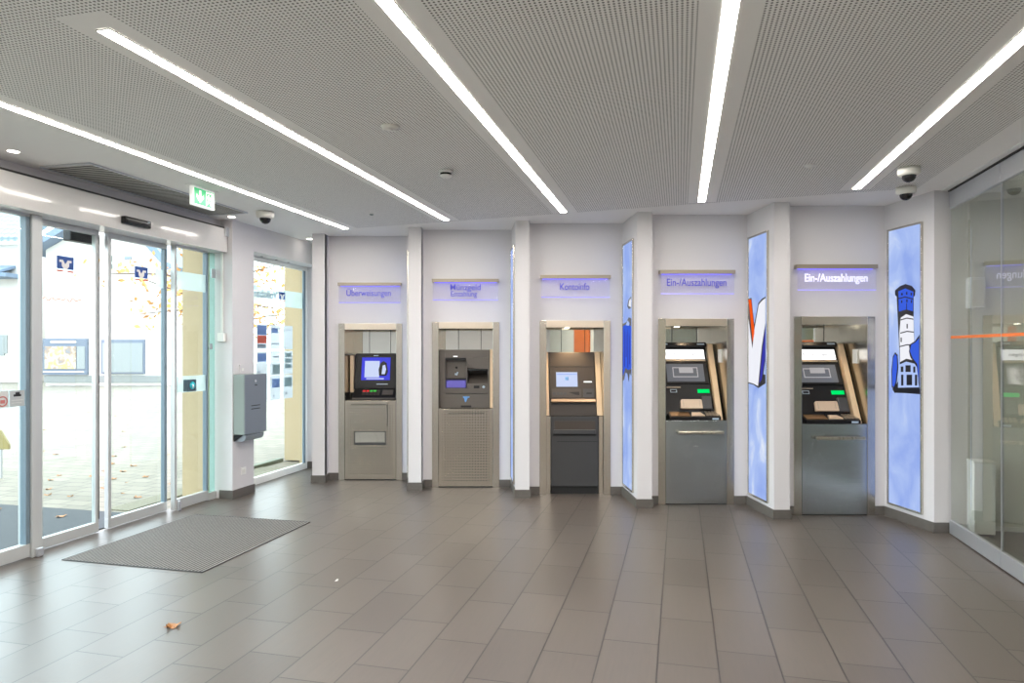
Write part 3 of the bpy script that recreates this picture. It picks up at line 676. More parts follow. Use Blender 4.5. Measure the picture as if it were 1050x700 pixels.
# --- 4 and 5: cash machines with sloping black fascia
def atm(name, label, k, zr):
    r = thing(name, label, 'cash machine', (MCX[k], BAYY[k], 0), 0, 'self-service machines in the wall bays')
    surround(r, zr, 'steel_dots_fine', 0.56)
    spot_in(r, 0.0, 0.3)
    Ms, L = slope(0.10, zr+0.05, 0.46, 1.66)
    y1, z1 = 0.46, 1.66
    fb = MB().prism([(0.10, zr+0.045), (0.46, 1.66), (0.55, 1.66), (0.55, zr+0.045)], -0.312, 0.222, 'x').build('fascia', 'black', r, bevel=0.008)
    P = lambda mb, n, m, bevel=0: mb.build(n, m, fb, Ms, bevel)
    P(bx(-0.31, 0.225, -0.045, -0.0005, L-0.05, L), 'canopy', 'black', 0.01)
    P(bx(-0.31, -0.20, -0.047, -0.0455, L-0.034, L-0.018), 'canopy_print', 'symbol'); P(bx(0.12, 0.20, -0.047, -0.0455, L-0.034, L-0.018), 'canopy_print', 'symbol')
    st = P(bx(-0.312, 0.195, -0.012, -0.0005, L-0.185, L-0.075), 'lit_sign', 'lit_white')
    text('sign_lettering', 'Ein-/Auszahlungen', 0.05, 'lit_text', st, -0.05, -0.0125, L-0.13, 0.0005, wide=0.36)
    P(bx(-0.312, 0.20, -0.016, -0.0005, L-0.215, L-0.195), 'trim_bar', 'keys')
    be = P(bx(-0.30, 0.205, -0.014, -0.0005, 0.345, L-0.225), 'screen_bezel', 'black', 0.006)
    sc = bx(-0.235, 0.165, -0.017, -0.0145, 0.37, L-0.25).build('screen', 'screen_grey', be)
    top = L-0.25
    MB().box(-0.17, 0.10, -0.019, -0.0175, 0.42, 0.43).box(-0.17, -0.16, -0.019, -0.0175, 0.43, top-0.05).box(0.09, 0.10, -0.019, -0.0175, 0.43, top-0.05).box(-0.17, 0.10, -0.019, -0.0175, top-0.05, top-0.04).box(-0.10, 0.05, -0.019, -0.0175, 0.47, 0.53).build('screen_picture', 'screen_line', sc)
    P(bx(-0.25, -0.10, -0.006, -0.0005, 0.305, 0.313), 'slot_line', 'keys')
    P(MB().box(-0.215, -0.145, -0.006, -0.0005, 0.25, 0.256).box(-0.215, -0.145, -0.006, -0.0005, 0.28, 0.286).box(-0.215, -0.208, -0.006, -0.0005, 0.256, 0.28).box(-0.152, -0.145, -0.006, -0.0005, 0.256, 0.28), 'card_symbol', 'symbol')
    P(MB().box(0.075, 0.20, -0.008, -0.0005, 0.245, 0.285), 'card_reader_light', 'green_led')
    P(bx(0.10, 0.20, -0.04, -0.0005, 0.05, 0.20), 'card_reader', 'anthracite', 0.01)
    P(MB().prism([(-0.13, 0.06), (0.11, 0.06), (0.10, 0.16), (0.085, 0.165), (-0.11, 0.165), (-0.125, 0.15)], -0.03, -0.0005, 'y'), 'note_shutter', 'beige', 0.006)
    P(bx(-0.10, -0.095, -0.033, -0.0305, 0.08, 0.15), 'shutter_mark', 'keys'); P(bx(0.07, 0.075, -0.033, -0.0305, 0.08, 0.15), 'shutter_mark', 'keys')
    dk = MB().prism([(0.0, zr+0.003), (0.0, zr+0.035), (0.15, zr+0.085), (0.20, zr+0.003)], -0.27, 0.262, 'x').build('deck', 'black', r, bevel=0.005)
    Md, Ld = slope(0.0, zr+0.035, 0.15, zr+0.085)
    bx(-0.25, -0.05, -0.006, -0.0005, 0.02, 0.13).build('deck_plate', 'copper', dk, Md)
    MB().prism([(-0.04, 0.02), (0.10, 0.02), (0.07, 0.10), (-0.02, 0.10)], -0.012, -0.0005, 'y').build('note_lip', 'beige', dk, Md)
    for i in range(4):
        for j in range(3):
            bx(0.12+i*0.033, 0.145+i*0.033, -0.010, -0.0005, 0.03+j*0.036, 0.057+j*0.036).build('key', 'keys', dk, Md)
    bx(0.17, 0.235, -0.004, -0.0005, zr+0.008, zr+0.026).build('deck_badge', 'symbol', dk)
    MB().prism([(0.04, zr), (0.42, 1.66), (0.50, 1.66), (0.12, zr)], 0.236, 0.292, 'x').build('side_sheen_panel', 'tan', r, bevel=0.003)  # tan painted for the reflecting steel edge
    pp = bx(0.302, 0.3145, 0.17, 0.25, 1.46, 1.60).build('white_plate', 'white', r)  # small white plate on the right side of the recess
    MB().box(-0.20, 0.27, -0.085, -0.045, 0.735, 0.765).box(-0.18, -0.15, -0.046, -0.011, 0.74, 0.76).box(0.22, 0.25, -0.046, -0.011, 0.74, 0.76).build('grab_bar', 'steel_bar', r, bevel=0.010)
    return r
atm('cash_machine', 'steel cash machine with green card light between the orange V panel and blue tapering panel', 3, 0.866)
atm('cash_machine', 'steel cash machine with green card light beside the tower picture, rightmost of the five', 4, 0.880)

# ------------------------------------------------------------------ signs above the machines
signs = [('Überweisungen', None, 'first sign from the left, over the monitor terminal'), ('Münzgeld', 'Einzahlung', 'two line sign over the coin machine'),
         ('Kontoinfo', None, 'short worded sign over the dark brown printer'), ('Ein-/Auszahlungen', None, 'dark blue Ein-/Auszahlungen wording over the fourth machine'), ('Ein-/Auszahlungen', None, 'pale Ein-/Auszahlungen wording nearest the glass wall')]
for k in range(5):
    t = thing('machine_sign', 'edge lit acrylic sign, ' + signs[k][2], 'sign', (MCX[k], BAYY[k], 2.17), 0, 'blue lit signs above the machines')
    bx(-0.385, 0.385, -0.075, -0.0008, 0.203, 0.240).build('steel_bar', 'sign_bar', t)
    bx(-0.36, 0.36, -0.03, -0.012, 0.1995, 0.2025).build('led_strip', 'led', t)
    bx(-0.375, 0.375, -0.062, -0.052, 0.0, 0.2025).build('acrylic_panel', 'acrylic', t)
    bx(-0.375, 0.375, -0.062, -0.052, -0.004, -0.0005).build('lit_edge', 'led_edge', t)
    lm = 'letter_white' if k == 4 else 'letter'
    if signs[k][1]:
        text('lettering', signs[k][0], 0.095, lm, t, 0, -0.064, 0.140, 0.001, wide=0.35); text('lettering', signs[k][1], 0.085, lm, t, -0.02, -0.064, 0.065, 0.001, wide=0.30)
    else:
        text('lettering', signs[k][0], 0.105, lm, t, -0.01, -0.064, 0.11, 0.001, wide=(0.54, 0, 0.32, 0.61, 0.60)[k])

# ------------------------------------------------------------------ backlit pictures on the slanting walls
def lightbox(k, label, art=None):
    P = Vector((INX[k], BAYY[k])); Q = Vector((COLX[k+1], COLY[k+1])); d = (Q-P).normalized(); Lg = (Q-P).length
    t0, t1 = 0.058, min(0.51, Lg-0.10)
    r = thing('light_box', label, 'light box', (P.x, P.y, 0), math.atan2(d.y, d.x), 'backlit pictures on the slanting walls')
    z0, z1 = 0.125, 2.74; fr = 0.018
    MB().box(t0, t0+fr, -0.02, -0.0008, z0, z1).box(t1-fr, t1, -0.02, -0.0008, z0, z1).box(t0+fr, t1-fr, -0.02, -0.0008, z0, z0+fr).box(t0+fr, t1-fr, -0.02, -0.0008, z1-fr, z1).build('frame', 'steel', r, bevel=0.002)
    pn = bx(t0+fr, t1-fr, -0.012, -0.0008, z0+fr, z1-fr).build('lit_panel', mk_sky_print('sky_print_%d' % k, 3.1*k+1.3), r)
    def px(x, y):
        s = (x-525)/F; t = (s*P.y-P.x)/(d.x-s*d.y)
        return (min(max(t, t0+fr), t1-fr), EYE+(358-y)*(P.y+d.y*t)/F)
    def shape(pts, m, lay, name):
        MB().prism(pts, -0.0125-0.0012*lay, -0.0122-0.0012*(lay-1), 'y').build(name, m, pn)
    if art: art(px, shape)
    return r
def art_tower(px, sh):
    c = lambda x, y: px(900+x/5.385, 280+y/5.385)
    sh([c(103,95), c(130,72), c(160,60), c(195,70), c(215,95), c(212,125), c(205,130), c(205,240), c(208,330), c(210,490), c(240,640), c(240,668), c(160,662), c(100,660), c(88,640), c(118,600), c(130,490), c(118,250), c(112,130), c(103,120)], 'p_black', 1, 'tower_outline')
    sh([c(122,100), c(160,84), c(204,102), c(202,210), c(165,200), c(125,212)], 'p_blue', 2, 'tower_cap')
    sh([c(135,246), c(165,226), c(205,240), c(207,330), c(209,385), c(180,400), c(190,470), c(205,480), c(165,472), c(132,490), c(128,330)], 'p_white', 2, 'tower_shaft')
    sh([c(126,505), c(165,488), c(215,500), c(236,630), c(120,632), c(122,560)], 'p_pale', 2, 'tower_base')
    for q in ((135,255,205,251), (133,328,207,322), (131,402,190,392)):
        sh([c(q[0],q[1]), c(170,q[1]-10), c(q[2],q[3]), c(q[2],q[3]+6), c(170,q[1]-4), c(q[0],q[1]+6)], 'p_black', 3, 'tower_line')
    for (a, b, e, f) in ((136,515,150,545), (162,508,190,545), (205,515,216,548), (138,560,150,620), (168,560,198,618), (214,560,226,620), (138,110,146,122), (165,104,172,118), (190,108,197,122), (138,150,144,164), (166,145,173,160), (166,165,169,205), (192,148,198,164), (168,280,174,305), (135,355,141,380)):
        sh([c(a,b), c(e,b), c(e,f), c(a,f)], 'p_black', 3, 'tower_window')
    sh([c(122,138), c(160,128), c(204,140), c(204,146), c(160,134), c(122,144)], 'p_black', 3, 'tower_line')
    sh([c(92,460), c(105,436), c(118,450), c(122,520), c(114,600), c(98,640), c(86,628), c(84,540)], 'p_black', 3, 'bush_outline')
    sh([c(95,468), c(105,446), c(114,458), c(116,520), c(108,598), c(98,628), c(90,620), c(89,540)], 'p_blue', 4, 'bush')
    sh([c(182,430), c(190,390), c(215,375), c(240,340), c(240,640), c(226,520), c(200,478), c(188,460)], 'p_black', 4, 'tree_outline')
    sh([c(188,430), c(195,395), c(218,382), c(237,360), c(237,600), c(228,500), c(204,470)], 'p_blue', 5, 'tree')
def art_v(px, sh):
    c = lambda x, y: px(755+x/5.83, 290+y/5.83)
    sh([c(75,92), c(98,90), c(115,250), c(140,120), c(160,95), c(182,82), c(182,600), c(140,628), c(110,608), c(75,600)], 'p_black', 1, 'letter_outline')
    sh([c(78,100), c(97,98), c(118,300), c(106,352)], 'p_red', 2, 'orange_bar')
    sh([c(75,220), c(104,395), c(118,270), c(143,130), c(165,104), c(182,92), c(182,240), c(160,380), c(138,615), c(108,600), c(75,592)], 'p_white', 2, 'letter_face')
    sh([c(182,262), c(165,400), c(146,600), c(160,575), c(182,440)], 'p_navy', 2, 'letter_side')
    sh([c(182,470), c(172,545), c(182,548)], 'p_pale', 3, 'letter_gap')
def art_cloak(px, sh):
    c = lambda x, y: px(630+x/4.12, 230+y/4.12)
    sh([c(76,304), c(64,320), c(60,345), c(66,358), c(76,352)], 'p_black', 1, 'shape_outline')
    sh([c(76,312), c(68,322), c(65,344), c(76,350)], 'p_white', 2, 'white_shape')
    sh([c(40,420), c(56,412), c(66,392), c(76,398), c(76,640), c(70,625), c(66,665), c(60,630), c(52,625), c(46,655), c(38,660)], 'p_black', 1, 'shape_outline')
    sh([c(42,430), c(58,420), c(76,430), c(76,610), c(64,615), c(52,605), c(42,640)], 'p_blue', 2, 'blue_shape')
    for (x, a, b) in ((48, 440, 600), (55, 450, 560), (62, 440, 605), (69, 460, 590)):
        sh([c(x, a), c(x+1.6, a+20), c(x+2.2, b), c(x-0.6, b)], 'p_navy', 3, 'fold_line')
    sh([c(54, 425), c(62, 405), c(70, 418), c(66, 428)], 'p_pale', 3, 'collar')
lightbox(0, 'blue sky light box on the slanting wall beside the leftmost terminal', None)
lightbox(1, 'narrow blue sky light box seen almost edge on, left of the dark brown printer', None)
lightbox(2, 'blue light box with a dark blue tapering shape and white patch', art_cloak)
lightbox(3, 'blue light box with large white and orange letter V', art_v)
lightbox(4, 'blue sky light box showing a blue and white tower', art_tower)

# ------------------------------------------------------------------ right glass wall
def gpanel(name, b0, b1):
    o = struct(name, rm(2.27, b1), RZ-PI/2); wd = b1-b0-0.008
    bx(0, wd, 0, 0.04, 0.008, 0.125).build('bottom_rail', 'alu_rail', o, bevel=0.003)
    bx(0, wd, 0, 0.04, 2.82, 2.962).build('top_rail', 'alu_rail', o, bevel=0.003)
    bx(0, wd, 0.014, 0.026, 0.125, 2.82).build('glass_pane', 'glass_right', o)
    bx(0, wd, 0.0115, 0.0135, 1.692, 1.715).build('orange_stripe', 'orange_tape', o)
    bx(wd-0.004, wd+0.001, 0.011, 0.029, 0.125, 2.82).build('edge', 'alu_rail', o)
    return o
gpanel('door_3', 5.69, 6.655); gpanel('door_4', 4.40, 5.69); gpanel('door_5', 3.1, 4.40); gpanel('door_6', 1.8, 3.1)
tr = struct('trim_3', rm(2.26, 1.8), RZ)
bx(0, 0.06, 0, 4.86, 2.966, HC).build('track', 'gap', tr); bx(-0.05, -0.001, 0, 4.86, 2.975, HC).build('track_edge', 'white', tr)
wr = MB().box(2.24, 2.36, -4.5, 1.79, 0, HC).box(2.36, 8, 6.87, 7.0, 0, HC).box(6.9, 7.0, 1.8, 6.87, 0, HC).box(2.36, 7, 1.68, 1.79, 0, HC)
room_obj(wr.build('wall_right', 'wall_dim', kind='structure'))
room_obj(MB().box(2.36, 6.9, 6.856, 6.869, 0, 0.04).build('baseboard_right', 'white', kind='structure'))
# white pieces added behind the glass for the pale patches in it
t = thing('white_piece', 'small white piece added behind the glass, above the orange stripe', 'wall box', rm(2.53, 6.868, 1.96), RZ)
bx(-0.06, 0.06, -0.10, -0.001, 0.0, 0.27).build('body', 'white', t, bevel=0.004); bx(-0.05, 0.05, -0.106, -0.101, 0.02, 0.25).build('cover', 'offwhite', t, bevel=0.003)
t = thing('white_block', 'low white pedestal added on the floor behind the glass', 'block', rm(2.53, 6.70, 0), RZ)
bx(-0.08, 0.08, -0.08, 0.08, 0.02, 0.62).build('body', 'white', t, bevel=0.004); bx(-0.085, 0.085, -0.085, 0.085, 0.621, 0.64).build('top', 'offwhite', t, bevel=0.003); bx(-0.07, 0.07, -0.07, 0.07, 0, 0.019).build('foot', 'gap', t)
# wall behind the viewer
wb = MB().box(-4.98, 2.24, -4.5, -4.3, 0, HC); room_obj(wb.build('wall_behind', 'wall', kind='structure'))
od = struct('door_7', rm(2.235, -0.8), RZ-PI/2)
bx(0, 1.15, -0.04, -0.001, 0.01, 2.2).build('leaf', 'orange_door', od); bx(1.02, 1.05, -0.09, -0.041, 0.95, 1.1).build('door_handle', 'alu_rail', od)

# ------------------------------------------------------------------ ceiling fittings
REAR_FILL = [(a, -2.6, 1.9) for (a, _, _) in LIGHTS]  # unseen strips added behind the viewer to brighten the ceiling
RN = ('first', 'second', 'third', 'fourth', 'fifth')
for i, (a, b0, b1) in enumerate(LIGHTS+REAR_FILL):
    lab = ('%s light strip from the doors in the unseen, added rear ceiling row' % RN[i-5]) if i > 4 else ('recessed light strip nearest the glass doors', 'recessed light strip with both ends visible, second from the doors', 'recessed light strip in the middle of the ceiling',
           'steep recessed light strip, second from the glass wall', 'recessed light strip nearest the glass wall and dome cameras')[i]
    t = thing('light_strip', lab, 'ceiling light', rm(a, b0, HC), RZ, 'recessed light strips in the ceiling')
    wd = 0.036; ln = b1-b0
    bx(-wd+0.004, wd-0.004, 0.004, ln-0.004, -0.006, -0.001).build('diffuser', 'lamp', t)
    MB().box(-wd, -wd+0.004, 0, ln, -0.008, -0.001).box(wd-0.004, wd, 0, ln, -0.008, -0.001).box(-wd, wd, 0, 0.004, -0.008, -0.001).box(-wd, wd, ln-0.004, ln, -0.008, -0.001).build('trim_frame', 'white', t)
t = thing('air_curtain_grille', 'long grey slatted air grille in the ceiling above the sliding doors', 'grille', rm(-4.70, 4.16, HC), RZ)
bx(0.02, 0.35, 0.02, 1.89, -0.012, -0.001).build('slats', 'grille', t)
bx(0.40, 0.43, 0.02, 1.89, -0.012, -0.001); bx(0.355, 0.45, 0.02, 1.89, -0.012, -0.001).build('slats', 'grille', t)
MB().box(0, 0.02, 0, 1.91, -0.016, -0.001).box(0.45, 0.46, 0, 1.91, -0.014, -0.001).box(0.02, 0.45, 0, 0.02, -0.014, -0.001).box(0.02, 0.45, 1.89, 1.91, -0.014, -0.001).build('frame', 'alu_rail', t)
def on_ceil(px, py, z=HC):
    y = F*(z-EYE)/(358-py); return Vector(((px-525)*y/F, y, HC))
for (lab, loc, g) in (('small downlight at the left edge near the doors', rm(-4.52, 3.80, HC), 0), ('small downlight in front of the pillar by the doors', rm(-4.54, 6.22, HC), 0), ('small downlight near the shop window lintel', rm(-4.50, 7.69, HC), 0)):
    t = thing('downlight', lab, 'downlight', loc, 0, 'small ceiling downlights')
    MB().lathe([(0, -0.004), (0.034, -0.004), (0.034, -0.001)]).build('lens', 'spot', t)
    MB().lathe([(0.036, -0.001), (0.036, -0.006), (0.046, -0.006), (0.048, -0.001)]).build('ring', 'white', t)
def dome(lab, loc, s):
    t = thing('dome_camera', lab, 'camera', loc, 0, 'ceiling dome cameras')
    MB().lathe([(0, -0.001), (0.085*s, -0.001), (0.09*s, -0.02*s), (0.088*s, -0.05*s), (0.075*s, -0.065*s), (0.055*s, -0.068*s)]).build('housing', 'offwhite', t)
    MB().lathe([(0.056*s, -0.066*s)]+[(0.056*s*math.cos(q*PI/16), -0.068*s-0.056*s*math.sin(q*PI/16)) for q in range(9)]).build('dome', 'dome', t)
dome('white dome camera on the ceiling right of the exit sign', on_ceil(272, 217), 1.0)
dome('larger white dome camera nearest the right glass wall', on_ceil(932, 172), 0.9)
dome('white dome camera nearer the tower picture wall', on_ceil(929, 192), 0.9)
t = thing('flush_detector', 'flat beige round detector on the perforated ceiling', 'detector', on_ceil(400, 129.5)); 
MB().lathe([(0, -0.022), (0.03, -0.022), (0.05, -0.016), (0.058, -0.001)]).build('body', 'offwhite', t); MB().lathe([(0, -0.026), (0.015, -0.026), (0.018, -0.0225)]).build('cap', 'offwhite', t)
t = thing('smoke_detector', 'white smoke detector with dark vents hanging below the ceiling', 'detector', on_ceil(457, 175))
MB().lathe([(0.0, -0.001), (0.05, -0.001), (0.052, -0.018), (0.045, -0.02)]).build('mounting_base', 'white', t)
MB().lathe([(0.043, -0.0205), (0.043, -0.036)]).build('vent_ring', 'black', t)
MB().lathe([(0.047, -0.0365), (0.047, -0.044), (0.03, -0.056), (0.0, -0.058)]).build('cover', 'white', t)
t = thing('ceiling_sensor', 'tiny round white sensor between the two right light strips', 'sensor', on_ceil(831, 169.5))
MB().lathe([(0, -0.016), (0.025, -0.016), (0.04, -0.008), (0.046, -0.001)]).build('body', 'white', t); MB().lathe([(0, -0.022), (0.01, -0.022), (0.012, -0.017)]).build('lens', 'offwhite', t)
t = thing('ceiling_sensor', 'tiny dark sensor near the end of the leftmost light strips', 'sensor', on_ceil(381, 219.5))
MB().lathe([(0, -0.014), (0.014, -0.014), (0.022, -0.001)]).build('body', 'cab_side', t)
# exit sign, faces the room
t = thing('exit_sign', 'green emergency exit sign with arrow hanging above the doors', 'exit sign', rm(-3.965, 4.92, 2.815), RZ+PI/2)
bx(-0.03, 0.30, -0.02, 0.05, 0.163, 0.169).build('ceiling_plate', 'white', t)
bx(0, 0.275, -0.003, 0.033, 0.0, 0.162).build('housing', 'exit_white', t, bevel=0.004)
pn = bx(0.012, 0.263, -0.0055, -0.0035, 0.014, 0.148).build('pictogram_panel', 'green', t)
MB().prism([(0.07, 0.135), (0.095, 0.135), (0.095, 0.075), (0.125, 0.10), (0.125, 0.07), (0.083, 0.028), (0.040, 0.07), (0.040, 0.10), (0.07, 0.075)], -0.0075, -0.006, 'y').build('arrow', 'exit_white', pn)
MB().box(0.155, 0.165, -0.0075, -0.006, 0.02, 0.142).build('divider', 'exit_white', pn)
MB().prism([(0.165, 0.142), (0.255, 0.142), (0.255, 0.02), (0.225, 0.02), (0.225, 0.125), (0.19, 0.125), (0.165, 0.125)], -0.0075, -0.006, 'y').build('doorway', 'exit_white', pn)
MB().prism([(0.185, 0.118), (0.20, 0.118), (0.202, 0.104), (0.215, 0.092), (0.222, 0.078), (0.212, 0.075), (0.203, 0.085), (0.205, 0.06), (0.222, 0.05), (0.222, 0.028), (0.21, 0.028), (0.208, 0.044), (0.19, 0.055), (0.182, 0.035), (0.165, 0.028), (0.165, 0.038), (0.176, 0.045), (0.186, 0.09), (0.176, 0.08), (0.168, 0.09), (0.180, 0.104)], -0.0075, -0.006, 'y').build('running_man', 'exit_white', pn)
# door sensor
t = thing('motion_sensor', 'black motion sensor bar fixed on the sliding door header', 'sensor', rm(-4.70, 4.93, 2.69), RZ+PI/2)
bx(0.0, 0.30, -0.05, -0.001, 0, 0.065).build('body', 'black', t, bevel=0.008); bx(0.02, 0.28, -0.053, -0.0505, 0.008, 0.045).build('sensor_window', 'dome', t); bx(0.255, 0.285, -0.053, -0.0505, 0.048, 0.056).build('badge', 'symbol', t)
t = thing('outdoor_sensor', 'dark sensor box outside the glass at the head of the doors', 'sensor', rm(-5.0, 4.73, 2.525), RZ+PI/2)
bx(0.0, 0.30, 0.015, 0.10, 0, 0.095).build('body', 'black', t, bevel=0.008); bx(0.02, 0.28, 0.1005, 0.103, 0.02, 0.07).build('sensor_window', 'dome', t); bx(0.05, 0.25, 0.03, 0.08, 0.0955, 0.14).build('bracket', 'alu_rail', t)

# ------------------------------------------------------------------ pillar fittings
t = thing('cable_trunking', 'thin white cable trunking with junction box on the pillar beside the doors', 'trunking', rm(-4.765, 6.376, 1.68), RZ)
bx(-0.012, 0.012, -0.016, -0.001, 0.10, 1.0).build('conduit', 'white', t); bx(-0.04, 0.045, -0.04, -0.001, 0, 0.095).build('junction_box', 'white', t, bevel=0.006)
# cabinet: side faces the viewer, front faces the room
t = thing('paper_cabinet', 'grey steel wall cabinet with two slots and rounded tray on the pillar', 'cabinet', rm(-4.645, 6.385, 0.61), RZ+PI/2)
bx(0.002, 0.395, -0.135, -0.001, 0.075, 0.72).build('body', 'cab_side', t, bevel=0.004)
fr = bx(0.004, 0.393, -0.145, -0.136, 0.077, 0.718).build('front_door', 'cab_front', t, bevel=0.003)
MB().lathe([(0, 0.003), (0.014, 0.003), (0.016, 0)], n=16).build('lock', 'alu_rail', fr, Matrix.Translation((0.19, -0.1455, 0.645)) @ Matrix.Rotation(PI/2, 4, 'X'))
bx(0.175, 0.215, -0.148, -0.1455, 0.595, 0.605).build('badge', 'black', fr)
for zz in (0.34, 0.375): bx(0.11, 0.27, -0.147, -0.1455, zz, zz+0.008).build('slot', 'blackm', fr)
n = 8; pr = [(-0.001, 0.07), (-0.13, 0.07)]+[(-0.135+0.05*(1-math.cos(q*PI/2/n)), 0.065-0.065*math.sin(q*PI/2/n)) for q in range(n+1)]+[(-0.001, 0.0)]
MB().prism(pr, 0.03, 0.36, 'x').build('tray', 'cab_tray', t)
MB().prism([(-0.002, 0.0), (-0.10, 0.07), (-0.002, 0.07)], 0.003, 0.028, 'x').build('tray_end', 'black', t)
t = thing('wall_socket', 'white power socket low on the pillar under the grey cabinet', 'socket', rm(-4.645, 6.52, 0.23), RZ+PI/2)
pl = bx(0, 0.08, -0.011, -0.001, 0, 0.08).build('cover_plate', 'white', t, bevel=0.004)
MB().lathe([(0, 0.001), (0.02, 0.001), (0.022, 0.0)], n=18).build('socket_well', 'offwhite', pl, Matrix.Translation((0.04, -0.0112, 0.04)) @ Matrix.Rotation(PI/2, 4, 'X'))
t = thing('cable_outlet', 'small white cable outlet just above the grey wall cabinet', 'socket', rm(-4.645, 6.48, 1.345), RZ+PI/2)
bx(0, 0.10, -0.02, -0.001, 0, 0.09).build('cover_plate', 'wall', t, bevel=0.004); bx(0.03, 0.06, -0.024, -0.0205, 0.02, 0.05).build('knob', 'white', t)

# ------------------------------------------------------------------ on the floor
t = thing('entrance_mat', 'grey ribbed entrance mat set in the floor before the sliding doors', 'mat', rm(-4.55, 4.222, 0), RZ)
bx(0, 1.225, 0, 1.46, 0.0005, 0.004).build('carpet', 'mat', t)
rb = MB(); k = 0; x = 0.012
while x < 1.215:
    rb.box(x, x+0.009, 0.006, 1.454, 0.004, 0.0065); x += 0.03
o = rb.build('ribs', 'mat_rib', t)
MB().box(-0.006, 0, -0.006, 1.466, 0.0005, 0.006).box(1.225, 1.231, -0.006, 1.466, 0.0005, 0.006).box(0, 1.225, -0.006, 0, 0.0005, 0.006).box(0, 1.225, 1.46, 1.466, 0.0005, 0.006).build('edge_frame', 'anthracite', t)
def leaf_mesh(curl, s):
    out = [(0, -1), (0.35, -0.75), (0.9, -0.7), (0.65, -0.25), (1.0, 0.2), (0.5, 0.2), (0.45, 0.75), (0.0, 1.1), (-0.45, 0.7), (-0.5, 0.2), (-1.0, 0.25), (-0.65, -0.25), (-0.85, -0.7), (-0.35, -0.75)]
    vs = [(0, 0, 0.06*s)]; fs = []
    for (x, y) in out: vs.append((x*s, y*s, 0.04*s+curl*s*(x*x*0.9+y*y*0.35)*(0.7+0.7*math.sin(4*x+3*y+1))))
    n = len(out)
    for i in range(n): fs.append((0, 1+i, 1+(i+1) % n))
    return vs, fs
t = thing('fallen_leaf', 'curled orange brown leaf lying on the grey floor tiles', 'leaf', Vector(((177-525)*1120/284/F, 1120/284, 0.0)), 0.6)
m = MB(); vs, fs = leaf_mesh(0.6, 0.046); m.add(vs, fs); o = m.build('blade', 'leaf_b', t)
so = o.modifiers.new('s', 'SOLIDIFY'); so.thickness = 0.0015
MB().tube([(0, -0.045, 0.012), (0.012, -0.065, 0.006), (0.02, -0.085, 0.004)], 0.0016, 6).build('stem', 'bark', t)
o = MB().add([(0,0,0),(0.02,0.004,0.002),(0.024,0.018,0.010),(0.006,0.02,0.004),(0.012,0.011,0.012)], [(0,1,4),(1,2,4),(2,3,4),(3,0,4),(0,3,2,1)]).build('paper_scrap', 'white')
o.location = ((343-525)*1120/238/F, 1120/238, 0.001); tag(o, 'tiny white paper scrap on the floor right of the entrance mat', 'scrap')

# ------------------------------------------------------------------ outside
g = MB().box(-60, -4.98, -30, 70, -0.3, -0.02); room_obj(g.build('ground', 'paving', kind='structure'))
o = room_obj(MB().box(-7.6, -5.05, 2.4, 5.62, -0.02, -0.008).build('trim_5', 'asphalt', kind='structure'))
room_obj(MB().box(-5.55, -4.99, 6.75, 8.26, -0.02, -0.006).box(-5.6, -5.34, 5.7, 6.75, -0.02, -0.006).build('trim_6', 'gravel', kind='structure'))
room_obj(MB().box(-5.64, -5.56, 6.9, 8.79, -0.02, 0.03).build('trim_7', 'kerb', kind='structure'))
# white gabled house
HY = 30.0
def at(px, py, y=HY): return ((px-525)*y/F, EYE+(358-py)*y/F)
hx0, hz = at(30, 255); hx1, _ = at(174, 255)
ap = at(120, 212); eL = at(47, 256); eR = at(172, 270)
house = thing('house', 'white gabled house with two display windows across the square', 'house', ((hx0+hx1)/2, HY, 0), 0)
hc = (hx0+hx1)/2
def hp(p): return (p[0]-hc, p[1])
MB().prism([hp((eL[0], 0.0)), hp((eR[0], 0.0)), hp(eR), hp((ap[0], ap[1]-0.1)), hp(eL)], 0, 9, 'y').build('wall', 'house_wall', house)
def roof_side(p, q, nm):
    p = Vector(hp(p)); q = Vector(hp(q)); d = (q-p).normalized(); nn = Vector((-d.y, d.x));
    if nn.y < 0: nn = -nn
    MB().prism([tuple(p-d*0.5), tuple(q), tuple(q+nn*0.28), tuple(p-d*0.5+nn*0.28)], -0.7, 9.3, 'y').build(nm, 'verge', house)
roof_side(eL, ap, 'roof'); roof_side(eR, ap, 'roof')
def hbox(x0, y0, x1, y1, d0, d1, m, nm, par=house):
    A = hp(at(x0, y1)); B = hp(at(x1, y0))
    return bx(A[0], B[0], d0, d1, A[1], B[1]).build(nm, m, par)
hbox(46, 385, 168, 392, -0.06, -0.001, 'plinth', 'plinth')
p = hbox(43, 347, 91, 384, -0.12, -0.001, 'poster_frame', 'display_window')
hbox(48, 355, 80, 378, -0.15, -0.121, 'poster_art', 'poster_picture', p); hbox(81, 355, 89, 378, -0.15, -0.121, 'poster_pale', 'poster_text', p)
hbox(54, 349.5, 80, 351.5, -0.15, -0.121, 'house_wall', 'poster_heading', p); hbox(46, 380.5, 88, 381.5, -0.15, -0.121, 'house_wall', 'poster_footing', p)
p = hbox(105, 348, 149, 383, -0.12, -0.001, 'poster_frame', 'display_window')
hbox(107, 351.5, 148, 381.5, -0.15, -0.121, 'poster_pale', 'poster_picture', p)
hbox(112, 262, 115, 268, -0.4, -0.001, 'cab_side', 'wall_lamp'); hbox(111.5, 271, 115.5, 276, -0.3, -0.001, 'cab_side', 'wall_bracket'); hbox(128, 263, 135, 266, -0.05, -0.001, 'cab_front', 'name_plate')
A = hp(at(45, 306)); B = hp(at(84, 308)); pts = []
for i in range(61):
    f = i/60; x = A[0]+(B[0]-A[0])*f
    pts.append((x, -0.05, A[1]+(B[1]-A[1])*f+0.09*math.sin(f*34)*(0.6+0.4*math.sin(f*11))))
MB().tube(pts, 0.018, 5).build('red_script', 'red_paint', house)
